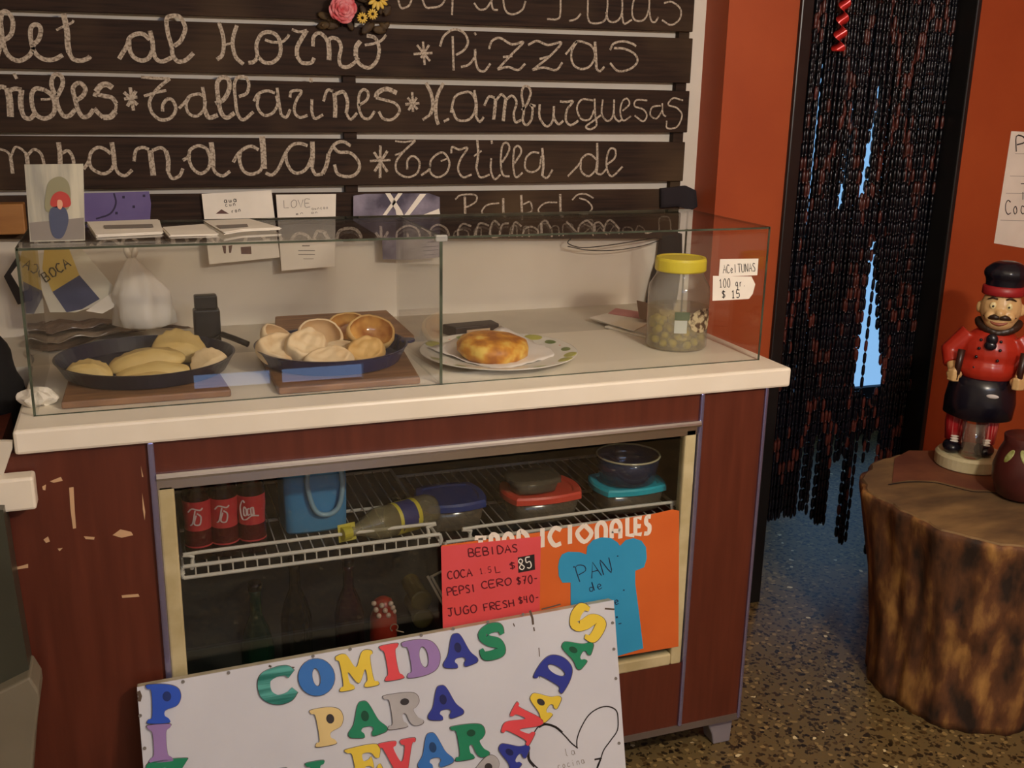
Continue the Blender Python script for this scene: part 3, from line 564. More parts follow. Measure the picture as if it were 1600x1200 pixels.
def pastry(label, c, sx, sy, sz, r3, m):
    sx *= 1.08; sy *= 1.08; sz *= 1.12; c = Vector(c)+Vector((0, .006, .004))
    bm = nb(); ball(bm, (0, 0, 0), 1, u=44, v=28)
    for v in bm.verts:
        x, y, z = v.co; k = 1+.05*math.sin(5*x+2*z+sx*90)+.04*math.sin(7*y-3*z+sy*70)
        rr = math.hypot(x, y); ph_ = math.atan2(y, x)
        if z > 0: z += .22*math.exp(-((rr-.80)/.13)**2)*(1+.25*math.sin(5*ph_+sx*300)) - .34*math.exp(-(rr/.55)**2) + .05*math.sin(9*x+4)*math.sin(8*y+sy*200)
        if z < -.2: z = -.2-(abs(z)-.2)*.5
        v.co = Vector((x*sx*k, y*sy*k, z*sz*k))
    bmesh.ops.rotate(bm, verts=bm.verts, cent=(0, 0, 0), matrix=r3); bmesh.ops.translate(bm, verts=bm.verts, vec=Vector(c))
    return tag(obj('pastry', bm, m, smooth=True), label, 'pastry', gB)
pastry_open('pale hollow pastry standing open at the left back of the middle pan', P(437, 532, 1, .345), .037, (.55, -.35, .75), M_CRUST, M_HOLLOW, 0)
pastry_open('pale hollow pastry facing front in the middle back of the pan', P(500, 527, 1, .34), .04, (-.05, -.72, .7), M_CRUST, M_HOLLOW, 0)
pastry_open('glazed golden hollow pastry peeking out behind the largest glazed one', P(545, 515, 1, .40), .04, (-.1, -.6, .75), M_CRUSTG, M_GLAZE, 1)
pastry_open('large shiny glazed hollow pastry at the right of the middle pan', P(580, 522, 1, .335), .044, (.12, -.65, .76), M_CRUSTG, M_GLAZE, 1)
pastry('long pale pastry at the left front of the middle pan', P(441, 553, 1, .265), .05, .038, .028, rot(-14, 38, 10), M_CRUST)
pastry('round whitish pastry in front of the two pale hollow ones', P(478, 550, 1, .25), .044, .038, .036, rot(10, 42, -6), M_CRUST)
pastry_open('dimpled pale pastry lying in the centre of the middle pan', P(535, 553, 1, .27), .034, (.0, -.4, .9), M_CRUST, M_CRUST, 0, 1.3)
pastry('golden pastry below the large shiny glazed one', P(571, 557, 1, .235), .042, .034, .028, rot(12, 40, -14), M_CRUSTG)
pastry('flat pale pastry at the front rim of the middle pan', P(515, 568, 1, .20), .05, .03, .022, rot(3, 34, -4), M_CRUST)

# black upright holder and black utensil behind the left pan
a = P(329, 548, 2, zs)
t = thing('card_holder', 'black plastic holder standing upright behind the left pan', 'holder', (a.x, .575, zs))
obj('holder_body', B((a.x-.03, .56, zs), (a.x+.03, .60, zs+.085)), M_BLACK, t, bevel=.004); obj('holder_top', B((a.x-.026, .565, zs+.085), (a.x+.026, .597, zs+.118)), M_BLACK, t, bevel=.004)
bm = nb(); tube(bm, [P(346, 522, 1, .53), P(366, 529, 1, .51), P(388, 538, 1, .49)], .007, 10); tube(bm, [P(346, 522, 1, .53), P(318, 540, 1, .56)], .004, 8)
tag(obj('utensil', bm, M_BLACK, smooth=True), 'black utensil handle lying beside the black holder', 'utensil')

# plate, napkin, tortilla
pc = Vector((.995, .268, zs)); PR = .182
t = thing('dinner_plate', 'white dinner plate with a floral rim under the potato omelette', 'plate', tuple(pc))
bm = nb(); lathe(bm, [(PR*.55, 0), (PR*.6, .001), (PR*.72, .006), (PR*.99, .0165), (PR, .018), (PR*.985, .0185), (PR*.72, .009), (PR*.55, .0045)], pc, 64); obj('plate_body', bm, mat('white_china', rgb(226, 222, 212), .2), t, smooth=True)
pet = mat('petal_red', rgb(206, 92, 78), .4); gr = mat('petal_green', rgb(110, 130, 74), .4, rgb(150, 160, 100), 30); ol = mat('rim_olive', rgb(178, 176, 90), .4)
def rimblob(deg, s, m, nm, q=.86):
    a_ = R(deg); bm = nb(); c0 = pc+Vector((PR*q*math.cos(a_), PR*q*math.sin(a_), .0128+(q-.86)*.06*.9))
    ball(bm, c0, s, 1.2, .8, .09, Matrix.Rotation(a_+R(90), 3, 'Z') @ Matrix.Rotation(R(-14), 3, 'X'), 14, 6); obj(nm, bm, m, t, smooth=True)
for dg in (6, 62, 118, 205, 300): rimblob(dg, .013, pet, 'painted_flower')
for dg in (-8, 20, 78, 104, 190, 220, 285, 318): rimblob(dg, .02, gr, 'painted_leaf')
for dg in (-28, -45, 40, 140): rimblob(dg, .022, ol, 'painted_leaf', .9)
bm = nb(); rg = random.Random(11); grid = []
for i in range(15):
    row = []
    for j in range(15):
        u, v = (i/14-.5)*2, (j/14-.5)*2; d2 = math.hypot(u, v)
        p = Vector((u*.125, v*.115, .004+(.020*max(0, d2-.45)+.007*math.sin(5*u+3*v)*max(0, d2-.3))*min(1, max(.12, .45+v*.8+u*.25))+rg.uniform(-.002, .002)))
        p = Matrix.Rotation(R(28), 3, 'Z') @ p; row.append(bm.verts.new(pc+p+Vector((.012, .02, .002))))
    grid.append(row)
for i in range(14):
    for j in range(14): bm.faces.new((grid[i][j], grid[i+1][j], grid[i+1][j+1], grid[i][j+1]))
nk = obj('paper_napkin', bm, mat('napkin', rgb(232, 226, 220), .9), smooth=True); nk.modifiers.new('s', 'SOLIDIFY').thickness = .0006
tag(nk, 'crumpled white paper napkin between the plate and the omelette', 'napkin')
tc_ = P(770, 551, 1, .25); tc_.z = zs+.0295
bm = nb(); lathe(bm, [(.05, -.022), (.07, -.022), (.081, -.012), (.083, .002), (.076, .016), (.058, .024), (.03, .027), (.002, .026)], tc_, 40, 1, .92, lambda a, r, z: r*(1+.035*math.sin(3*a+1)+.02*math.sin(8*a+z*90)), rot(0, 5, 2))
tag(obj('potato_omelette', bm, mat('omelette', rgb(168, 100, 34), .5, rgb(238, 202, 100), 26, lo=.36, hi=.66, bump=.25, c3=rgb(214, 146, 48)), smooth=True), 'golden round potato omelette on the floral plate', 'omelette')
# small black case behind the plate
a = P(712, 528, 2, zs); b = P(780, 521, 2, zs); dv = Vector((0, .05, 0))
t = thing('small_case', 'small dark case with a pale label behind the omelette plate', 'case', (a.x, a.y, zs))
bm = nb(); hexa(bm, [a, b, b+dv-Vector((.004, 0, 0)), a+dv-Vector((.02, 0, 0))], (0, 0, .026)); obj('case_body', bm, mat('dark_leather', rgb(44, 32, 28), .5), t, bevel=.003)
k0 = a+(b-a)*.25; k1 = a+(b-a)*.78
bm = nb(); hexa(bm, [k0+Vector((0, -.0012, .002)), k1+Vector((0, -.0012, .002)), k1+Vector((0, -.0012, .017)), k0+Vector((0, -.0012, .017))], (0, .001, 0)); obj('case_label', bm, mat('tan_label', rgb(186, 158, 128), .7), t, label='pale tan label')
bm = nb(); tube(bm, [b+Vector((.008*math.cos(R(k)), -.004, .006+.006*math.sin(R(k)))) for k in range(0, 360, 30)], .0014, 6, True); obj('ring', bm, M_BLACK, t)

# olive jar
jc = Vector((1.452, .262, zs)); jr = .074
t = thing('olive_jar', 'large clear jar of green olives with a yellow lid in the glass case', 'jar', tuple(jc))
wallp = [(jr*.93, .0), (jr, .006), (jr, .135), (jr*.97, .152), (jr*.8, .172), (jr*.76, .178), (jr*.76, .188)]
bm = nb(); lathe(bm, wallp, jc, 48, capt=False); obj('jar_body', bm, clear('jar_plastic', (.96, .96, .94), .04, (.85, .82, .74), .2, .05), t, smooth=True)
bm = nb(); lathe(bm, [(jr*.96, .003), (jr*.97, .10), (jr*.97, .1001)], jc, 40); obj('brine', bm, clear('brine_liquid', (.90, .82, .48), .03, rgb(206, 182, 84), .17), t, smooth=False)
bm = nb(); lathe(bm, [(jr*.80, .186), (jr*.83, .189), (jr*.83, .212), (jr*.79, .218), (jr*.70, .2185), (jr*.68, .216)], jc, 48, fn=lambda a, r, z: r*(1+.008*math.cos(40*a)) if .187 < z < .214 else r); obj('lid', bm, mat('yellow_lid', rgb(222, 204, 58), .4), t, label='yellow screw lid')
def jl(a0, a1, zA, zB, nm, m, off=.0008, kind=0):
    bm = nb(); n = 10; A = []
    for k in range(n+1):
        a_ = R(a0+(a1-a0)*k/n); cvx = math.cos(a_)*(jr+off); svy = math.sin(a_)*(jr+off)
        s = math.sqrt(max(0, 1-(2*k/n-1)**2)) if kind else 1
        mid = (zA+zB)/2; hh = (zB-zA)/2*(s if kind else 1)
        A.append((bm.verts.new(jc+Vector((cvx, svy, mid-hh))), bm.verts.new(jc+Vector((cvx, svy, mid+hh)))))
    for k in range(n): bm.faces.new((A[k][0], A[k+1][0], A[k+1][1], A[k][1]))
    obj(nm, bm, m, t)
jl(-124, -101, .047, .078, 'label', mat('label_white', rgb(196, 200, 190), .6)); jl(-124, -97, .079, .098, 'label', mat('label_green', rgb(96, 110, 84), .6)); jl(-99, -36, .046, .104, 'label', mat('label_brown', rgb(88, 66, 46), .6, rgb(206, 190, 150), 70, lo=.45, hi=.55), .0009, 1)
# olives: first one, then copies
M_OLIVE = mat('olive_green', rgb(176, 172, 62), .35, rgb(206, 200, 100), 30)
bm = nb(); ball(bm, (0, 0, 0), .0105, 1, .9, .9, u=12, v=8); ol0 = obj('olive', bm, M_OLIVE, smooth=True, loc=(0, 0, 0))
tag(ol0, 'green olive under brine in the big yellow-lidded jar', 'olive', 'green olives in the jar')
spots = []; rg = random.Random(5)
for tries in range(6000):
    a_ = rg.uniform(0, 2*math.pi); r_ = math.sqrt(rg.random())*(jr*.95-.0108); z_ = rg.uniform(.0125, .064)
    p_ = Vector((r_*math.cos(a_), r_*math.sin(a_), z_))
    if all((p_-q_).length > .0196 for q_ in spots): spots.append(p_)
spots.append(Vector((-.058, -.008, .074)))
for i, p_ in enumerate(spots):
    o = ol0 if i == 0 else ol0.copy()
    if i: C.objects.link(o)
    o.location = jc+p_; o.rotation_euler = (rg.uniform(0, 3), rg.uniform(0, 3), 0)
# price notes taped to the glass
def note(name, label, cat, poly, ax, val, m, thick=(0, -.0005, 0), grp=None):
    bm = nb(); plate2(bm, [poly], lambda x, y: P(x, y, ax, val), Vector(thick)); return tag(obj(name, bm, m), label, cat, grp)
yf = GY-.0004
def inkon(parent, items, to3, nrm, w, m=M_INK, nm='handwriting', smooth=True):
    for it in items:
        bm = nb(); write(bm, it[0], it[1], it[2], it[3], to3, nrm, it[4] if len(it) > 4 else w, smooth=smooth); obj(nm, bm, m, parent)
n1 = note('price_note', 'white paper note reading ACEITUNAS taped to the right front pane', 'note', [(1125, 405), (1185, 404), (1183, 430), (1123, 432)], 1, yf, M_PAPER)
inkon(n1, [('ACeITUNAS', (1130, 427), (1182, 424), 13, .0016)], lambda x, y: P(x, y, 1, yf-.0008), NB, .0016)
n2 = note('price_note', 'white paper note reading 100 gr. $15 taped under the ACEITUNAS note', 'note', [(1114, 431), (1174, 432), (1180, 444), (1176, 459), (1170, 467), (1113, 470)], 1, yf, M_PAPER)
inkon(n2, [('100 gr.', (1124, 449), (1168, 447), 13, .0017), ('$ 15', (1128, 466), (1158, 465), 12, .0022)], lambda x, y: P(x, y, 1, yf-.0008), NB, .0016)
# papers in the right back of the case
def flat(name, label, px, z, h, m=M_PAPER, cat='paper', grp=None):
    bm = nb(); hexa(bm, [P(x, y, 2, z) for x, y in px], (0, 0, h)); return tag(obj(name, bm, m), label, cat, grp)
gp = 'papers stacked beside the olive jar'
flat('booklet', 'bottom booklet of the small paper stack left of the olive jar', [(945, 512), (1012, 529), (1034, 521), (1022, 492)], zs, .004, grp=gp)
flat('booklet', 'middle booklet of the small paper stack left of the olive jar', [(925, 500), (1008, 524), (1032, 516), (1010, 488)], zs+.0045, .004, mat('grey_paper', rgb(206, 200, 192), .8), grp=gp)
flat('booklet', 'top paper of the small paper stack left of the olive jar', [(921, 497), (990, 518), (1024, 500), (966, 486)], zs+.009, .002, grp=gp)
flat('pink_card', 'pink card behind the small paper stack near the olive jar', [(950, 490), (1000, 498), (1004, 488), (962, 482)], zs+.0115, .001, mat('pink_card', rgb(206, 140, 140), .7))
bm = nb(); a, b, c, d = P(998, 484, 1, .50), P(1032, 492, 1, .46), P(1030, 480, 1, .52), P(996, 472, 1, .56); hexa(bm, [P(1000, 498, 1, .48), P(1033, 505, 1, .44), c, d], (0, .006, .004))
tag(obj('brown_booklet', bm, mat('brown_cover', rgb(120, 96, 76), .6)), 'grey-brown booklet propped behind the olive jar', 'booklet')
# cable, black cloth
bm = nb(); tube(bm, catmull([P(x, y, 1, .735) for x, y in ((1028, 371), (985, 378), (945, 384), (912, 387), (895, 384), (887, 379), (893, 372))], 6), .0016, 6); tube(bm, catmull([P(x, y, 1, .737) for x, y in ((887, 385), (920, 391), (960, 391), (1000, 385), (1030, 376))], 6), .0014, 6)
tag(obj('cable', bm, M_BLACK), 'thin black cable looping along the wall behind the case', 'cable')
def drape(name, label, cat, poly, y, m, d=.02, amp=.006, fr=60):
    bm = nb(); plate2(bm, [poly], lambda x, yy: P(x, yy, 1, y), Vector((0, -d, 0)))
    bmesh.ops.subdivide_edges(bm, edges=bm.edges, cuts=4, use_grid_fill=True)
    for v in bm.verts: v.co.y += amp*math.sin(v.co.x*fr+v.co.z*9)
    return tag(obj(name, bm, m, smooth=True), label, cat)
drape('black_bag', 'black cloth bag hanging on the wall behind the olive jar', 'bag', [(1030, 366), (1062, 364), (1062, 395), (1058, 430), (1052, 462), (1046, 482), (1008, 474), (1016, 440), (1026, 405)], .772, M_BLACKCLOTH)
drape('dark_cloth', 'dark cloth wrapped over the right end of the lowest menu plank', 'cloth', [(1030, 294), (1070, 290), (1084, 297), (1086, 322), (1078, 328), (1056, 322), (1030, 324)], BY-.001, mat('dark_cloth', rgb(30, 24, 30), .9), .012, .003)

# papers on top of the case
gt = 'papers lying on the glass top'
zt2 = TZ+.0006
def sheets(label, px, z, n, m=M_PAPER, pr=None):
    bm = nb(); q = [P(x, y, 2, z) for x, y in px]
    for k in range(n):
        o = Vector((.003*(k % 2), .002*((k*7) % 3), .0016*k)); hexa(bm, [p+o for p in q], (0, 0, .0012))
    o_ = tag(obj('paper', bm, m), label, 'paper', gt)
    if pr:
        bm = nb(); hexa(bm, [P(x, y, 2, z+.0016*n+.0008) for x, y in pr], (0, 0, .0002)); obj('printed_block', bm, M_GREYINK, o_)
    return o_
sheets('folded white papers on the glass top beside the photo', [(136, 350), (247, 346), (253, 366), (150, 371)], zt2, 3, pr=[(162, 352), (238, 350), (240, 355), (164, 357)])
sheets('small white paper between the two paper piles on the glass top', [(252, 357), (318, 352), (340, 368), (264, 370)], zt2, 2)
sheets('spread white papers with a dark printed block on the glass top', [(318, 348), (390, 345), (438, 359), (378, 362), (350, 367)], zt2+.0035, 3, pr=[(338, 352), (386, 350), (388, 354), (344, 357)])
# printed photo standing on the case
y_ph = P(88, 378, 2, zt2).y
t = thing('standing_photo', 'printed photo of a small figure standing on the left of the glass top', 'photo', tuple(P(88, 377, 1, y_ph)))
phm = mat('photo_backdrop', rgb(150, 148, 138), .3, rgb(204, 198, 176), 3, (14, 1, 1.5), .35, .65)
bm = nb(); plate2(bm, [[(38, 257), (130, 256), (133, 376), (47, 378)]], lambda x, y: P(x, y, 1, y_ph), Vector((0, .004, 0))); obj('photo_sheet', bm, phm, t)
def ph(poly, c, nm, k=1):
    bm = nb(); plate2(bm, [poly if nm == 'photo_floor' else [(p.x, p.y) for p in catmull([(x, y, 0) for x, y in poly], 4, True)]], lambda x, y: P(x, y, 1, y_ph-.0004*k), Vector((0, -.0003, 0))); obj(nm, bm, c, t)
ph([(46, 348), (131, 340), (132, 374), (49, 376)], mat('photo_floor', rgb(136, 128, 120), .4), 'photo_floor')
ph([(72, 330), (72, 300), (78, 282), (95, 276), (108, 288), (110, 318), (100, 330)], mat('photo_arch', rgb(138, 134, 104), .4), 'photo_arch', 2)
ph([(80, 322), (82, 306), (93, 299), (106, 304), (111, 318), (104, 324)], mat('photo_red', rgb(176, 60, 52), .4), 'photo_hat', 3)
ph([(79, 326), (100, 324), (107, 340), (104, 358), (96, 372), (84, 370), (78, 352)], mat('photo_blue', rgb(74, 80, 104), .4), 'photo_clothes', 3)
ph([(90, 313), (96, 313), (98, 320), (95, 327), (90, 324)], mat('photo_skin', rgb(216, 160, 130), .4), 'photo_face', 4)

# sheets pinned to the lowest plank
yp = BY-.012
gq = 'sheets pinned to the lowest menu plank'
note('pinned_sheet', 'purple sheet with black spots pinned beside the standing photo', 'paper', [(128, 302), (233, 299), (236, 318), (234, 352), (126, 356)], 1, yp, mat('purple_paper', rgb(96, 82, 134), .7, rgb(116, 102, 152), 6), grp=gq)
pq = bpy.data.objects['pinned_sheet']
bm = nb()
for (x, y) in ((193, 308), (225, 306), (209, 323), (182, 333)): plate2(bm, [[(x-2, y-2), (x+2, y-2), (x+2, y+2), (x-2, y+2)]], lambda a_, b_: P(a_, b_, 1, yp-.0006), Vector((0, -.0003, 0)))
ribbon(bm, [P(x, y, 1, yp-.0007) for x, y in catmull([(178, 302, 0), (181, 318, 0), (172, 334, 0), (150, 342, 0)], 5) for x, y in ((x, y),)] if False else [P(p.x, p.y, 1, yp-.0007) for p in catmull([(178, 302, 0), (181, 318, 0), (172, 334, 0), (150, 342, 0)], 5)], .004, NB)
obj('printed_marks', bm, mat('dark_purple', rgb(44, 34, 66), .7), pq)
q = note('pinned_sheet', 'white sheet with small drawings, the tilted one left of the LOVE sheet', 'paper', [(315, 303), (424, 297), (437, 402), (327, 413)], 1, yp, M_PAPER, grp=gq)
inkon(q, [('aua', (350, 317), (372, 315), 8, .0016), ('cun', (352, 323), (370, 321), 7, .0012), ('ron', (362, 333), (378, 330), 7, .0014)], lambda x, y: P(x, y, 1, yp-.0008), NB, .0012, M_INK, 'printing')
bm = nb()
for pl in ([(337, 334), (346, 327), (358, 334)], [(347, 384), (353, 384), (353, 396), (350, 396)], [(357, 384), (363, 383), (361, 395), (358, 395)], [(376, 386), (392, 385), (393, 397), (377, 397)]): plate2(bm, [pl], lambda a_, b_: P(a_, b_, 1, yp-.0006), Vector((0, -.0003, 0)))
obj('printed_marks', bm, mat('brown_ink', rgb(96, 66, 60), .7), q)
q = note('pinned_sheet', 'white sheet headed LOVE, pinned right of the tilted sheet', 'paper', [(431, 304), (525, 303), (523, 416), (440, 423)], 1, yp, M_PAPER, grp=gq)
inkon(q, [('LOVE', (444, 325), (488, 323), 12, .0014), ('auncao', (487, 328), (514, 326), 5, .0011), ('en', (462, 336), (476, 334), 4), ('an', (486, 334), (498, 333), 4)], lambda x, y: P(x, y, 1, yp-.0008), NB, .0012, M_GREYINK, 'printing')
bm = nb()
for (x0_, y0_, x1_, y1_) in ((472, 383, 484, 385), (466, 391, 492, 392), (466, 397, 492, 398), (474, 404, 490, 405)): plate2(bm, [[(x0_, y0_), (x1_, y0_), (x1_, y1_), (x0_, y1_)]], lambda a_, b_: P(a_, b_, 1, yp-.0006), Vector((0, -.0003, 0)))
obj('printed_marks', bm, M_GREYINK, q)
q = note('pinned_sheet', 'dark violet poster with pale crossing stripes pinned behind the middle pane', 'paper', [(552, 306), (570, 303), (670, 302), (687, 308), (688, 402), (640, 406), (598, 405), (597, 372), (552, 345)], 1, yp, mat('violet_print', rgb(66, 58, 78), .6, rgb(146, 138, 156), 9, (1, 1, 1), .4, .62), grp=gq)
bm = nb()
for pl in ([(602, 302), (610, 302), (628, 330), (632, 340), (620, 340), (618, 328)], [(622, 302), (629, 302), (604, 336), (598, 336)], [(656, 303), (666, 303), (640, 336), (632, 336)], [(660, 336), (686, 326), (688, 336)]): plate2(bm, [pl], lambda a_, b_: P(a_, b_, 1, yp-.0006), Vector((0, -.0003, 0)))
obj('stripes', bm, M_PAPER, q, label='pale crossing stripes')
# wooden box, far left
bm = nb(); a = P(-60, 320, 1, .70); b = P(41, 366, 1, .70); box(bm, (a.x, .70, b.z), (b.x, .75, a.z)); tag(obj('wooden_box', bm, mat('tan_wood', rgb(146, 98, 48), .5, rgb(164, 114, 60), 8, (1, 1, 5)), bevel=.003), 'tan wooden box end at the far left behind the standing photo', 'box')
# newspaper, white bag, plastic sheets behind the left pan
nm_ = Vector((0, -.92, .39)); pn = Vector((.1, .60, 1.05))
def NP(x, y, k=0): return PP(x, y, pn+nm_*(.0008*k), nm_)
t = thing('newspaper', 'newspaper page with a yellow and blue panel leaning at the left inside the case', 'newspaper', tuple(NP(140, 485)))
def npart(nm, poly, m, k): bm = nb(); plate2(bm, [poly], lambda x, y: NP(x, y, k), -nm_*.0007); obj(nm, bm, m, t)
npart('page', [(52, 396), (128, 389), (181, 452), (150, 478), (118, 488), (78, 488), (60, 440)], mat('newsprint', rgb(206, 202, 186), .9), 0)
npart('yellow_panel', [(69, 390), (108, 389), (124, 430), (82, 456), (66, 420)], mat('news_yellow', rgb(206, 178, 84), .8, rgb(214, 190, 104), 8), 1)
npart('blue_panel', [(82, 456), (124, 430), (156, 467), (128, 483), (104, 488)], mat('news_blue', rgb(52, 62, 96), .8, rgb(74, 82, 118), 12), 1)
inkon(t, [('BOCA', (72, 441), (113, 414), 15, .0032)], lambda x, y: NP(x, y, 3), nm_, .003, mat('news_ink', rgb(70, 62, 40), .8), 'headline', False)
npart('caption_strip', [(134, 486), (182, 452), (178, 480), (160, 490)], M_PAPER, 1)
bc = P(228, 510, 1, .62); bc.z = max(bc.z, H-.002)
t = thing('plastic_bag', 'knotted white plastic bag standing behind the left pan', 'bag', tuple(bc))
def fold(a, r, z): return r*(1+.10*math.sin(3*a+z*22)+.06*math.sin(7*a-z*35)+.03*math.sin(13*a+z*60))
M_BAG = mat('white_plastic_bag', rgb(222, 216, 204), .45, rgb(232, 226, 216), 10)
bm = nb(); lathe(bm, [(.05, 0), (.068, .006), (.069, .03), (.066, .06), (.062, .085), (.048, .105), (.032, .13), (.018, .15), (.012, .158), (.010, .163)], bc, 48, .98, .62, fold, Matrix(((1, 0, -.12), (0, 1, 0), (0, 0, 1)))); obj('bag_body', bm, M_BAG, t, smooth=True)
kc = bc+Vector((-.02, 0, .163))
for s in (-1, 1):
    bm = nb(); ball(bm, kc+Vector((s*.008, 0, .012)), .017, .42, .35, 1, Matrix.Rotation(R(s*14), 3, 'Y'), 12, 8); obj('knot_ear', bm, M_BAG, t, smooth=True)
gs = 'flattened plastic sheets behind the left pan'
for k, (lb, px, z, col) in enumerate((('brown plastic sheet at the bottom of the crumpled pile behind the left pan', [(48, 560), (235, 512), (300, 500), (60, 500)], zs, rgb(96, 78, 64)), ('grey-brown plastic sheet in the middle of the crumpled pile behind the left pan', [(54, 540), (180, 526), (250, 512), (70, 502)], zs+.012, rgb(124, 108, 92)), ('glossy plastic sheet on top of the crumpled pile behind the left pan', [(56, 524), (170, 514), (205, 498), (75, 498)], zs+.024, rgb(110, 90, 78)))):
    q4 = [P(x, y, 2, z) for x, y in px]; bm = nb(); N_ = 14; gd = []
    rg = random.Random(40+k)
    for i in range(N_+1):
        row = []
        for j in range(N_+1):
            u, v = i/N_, j/N_; p = q4[0]*(1-u)*(1-v)+q4[1]*u*(1-v)+q4[2]*u*v+q4[3]*(1-u)*v
            p.y = min(p.y, .765); p.z += .005+.004*math.sin(u*13+v*5+k)+.003*math.sin(v*17-u*6)+rg.uniform(0, .003); row.append(bm.verts.new(p))
        gd.append(row)
    for i in range(N_):
        for j in range(N_): bm.faces.new((gd[i][j], gd[i+1][j], gd[i+1][j+1], gd[i][j+1]))
    o = obj('plastic_sheet', bm, mat('sheet%d' % k, col, .28, tuple(x*1.5 for x in col), 16)); o.modifiers.new('s', 'SOLIDIFY').thickness = .002
    tag(o, lb, 'plastic sheet', gs)
bm = nb(); ball(bm, P(62, 632, 2, zs+.008)+Vector((-.005, .03, .006)), .034, 1.05, .8, .5, u=24, v=14)
for v in bm.verts: v.co += Vector((math.sin(v.co.z*300+v.co.x*90), math.sin(v.co.x*260), math.sin(v.co.y*240+v.co.x*120)))*.0035
tag(obj('crumpled_paper', bm, M_PAPER, smooth=False), 'crumpled white paper in the front left corner of the case', 'paper')

# ------------------------------------------------------------------ inside the cooler
SH = .645
M_SHOW = M_WIRE
def shelf(label, xa, xb, gxa, gxb):
    t = thing('wire_shelf', label, 'shelf', ((xa+xb)/2, .3, SH), 'white wire shelves in the cooler')
    bm = nb(); y = .05
    tube(bm, [(xa, y, SH+.014), (xb, y, SH+.014)], .0042, 8); tube(bm, [(xa, y, SH-.010), (xb, y, SH-.010)], .004, 8)
    tube(bm, [(xa, y, SH+.014), (xa-.004, y, SH), (xa, y, SH-.010)], .004, 8); tube(bm, [(xb, y, SH+.014), (xb+.004, y, SH), (xb, y, SH-.010)], .004, 8)
    tube(bm, [(xa, y, SH), (xa, .5, SH)], .004, 6); tube(bm, [(xb, y, SH), (xb, .5, SH)], .004, 6); tube(bm, [(xa, .5, SH), (xb, .5, SH)], .004, 6); tube(bm, [(xa, .28, SH-.006), (xb, .28, SH-.006)], .004, 6)
    obj('shelf_frame', bm, M_WIRE, t)
    bm = nb(); n = int((xb-xa)/.023)
    for k in range(1, n):
        x = xa+(xb-xa)*k/n; tube(bm, [(x, y, SH-.010), (x, y+.001, SH+.014), (x, y+.02, SH), (x, .5, SH)], .0016, 5)
    obj('shelf_wires', bm, M_WIRE, t)
    bm = nb(); tube(bm, catmull([(gxa, y+.006, SH+.004), (gxa+.004, y+.006, SH+.03), (gxa+.02, y+.006, SH+.038), (gxb-.02, y+.006, SH+.038), (gxb-.004, y+.006, SH+.03), (gxb, y+.006, SH+.004)], 4), .0038, 8)
    obj('guard_rail', bm, M_WIRE, t)
    return t
shelf('white wire shelf holding the red-labelled soda bottles', .268, .792, .285, .77)
SH -= .021
shelf('white wire shelf holding the plastic food tubs', .806, 1.40, .86, 1.355)
SH += .021
# soda bottles
M_COLA = clear('cola_bottle', (.55, .42, .42), .05, rgb(70, 28, 36), .35, .03); M_RED = mat('red_label', rgb(196, 52, 60), .4, rgb(206, 72, 76), 12)
def bottle(c, label, word, first=None):
    t = thing('soda_bottle', label, 'bottle', tuple(c), 'soda bottles on the cooler shelf')
    r = .0285
    bm = nb(); lathe(bm, [(r*.8, 0), (r, .006), (r, .05), (r*.92, .075), (r, .10), (r*1.0, .135), (r*.8, .165), (r*.5, .19), (r*.42, .2), (r*.42, .212)], c, 28); obj('bottle_body', bm, M_COLA, t, smooth=True)
    bm = nb(); lathe(bm, [(.0135, .212), (.014, .214), (.014, .226), (.012, .228)], c, 20); obj('cap', bm, M_RED, t)
    bm = nb(); lathe(bm, [(r*1.005, .03), (r*.94, .072), (r*.94, .08), (r*1.01, .102), (r*1.012, .128)], c, 28, capb=False, capt=False); obj('label', bm, M_RED, t, smooth=True, label='red label with white script')
    cen = Vector(c); bm = nb()
    def onlab(x, z):
        a_ = -math.pi/2-.18+x; rr = r*1.035; return cen+Vector((rr*math.cos(a_), rr*math.sin(a_), z))
    for st in word:
        ribbon(bm, [onlab(p.x, .085+p.y) for p in catmull([(x, z, 0) for x, z in st], 5)], .003, Vector((0, -1, 0)))
    obj('script_lettering', bm, mat('soft_white', rgb(214, 190, 190), .6), t)
COCA = [[(-.35, .03), (-.5, .034), (-.72, .018), (-.6, -.004), (-.3, -.006), (.1, .002), (.6, .0)], [(-.28, .018), (-.42, .02), (-.44, .004), (-.26, .004), (-.26, .018), (-.24, .004)], [(-.02, .018), (-.16, .016), (-.16, .004), (0, .006)], [(.22, .02), (.06, .018), (.08, .004), (.2, .006), (.22, .02), (.26, .004)]]
CC2 = [[(-.5, .022), (-.2, .03), (.3, .026), (.5, .03)], [(.0, .026), (-.2, .0), (-.4, -.006)], [(.1, .02), (.35, .012), (.25, -.004), (-.1, -.002), (.05, .016)]]
for px, lb, wd in ((311, 'red-labelled soda bottle nearest the left frame of the cooler', CC2), (352, 'middle red-labelled soda bottle on the cooler shelf', CC2), (395, 'red-labelled soda bottle beside the blue jug', COCA)):
    c = P(px, 868, 2, SH+.003); c.y = .115+.0*px; c.x = P(px, 840, 1, .115).x; bottle(Vector((c.x, c.y, SH+.003)), lb, wd)
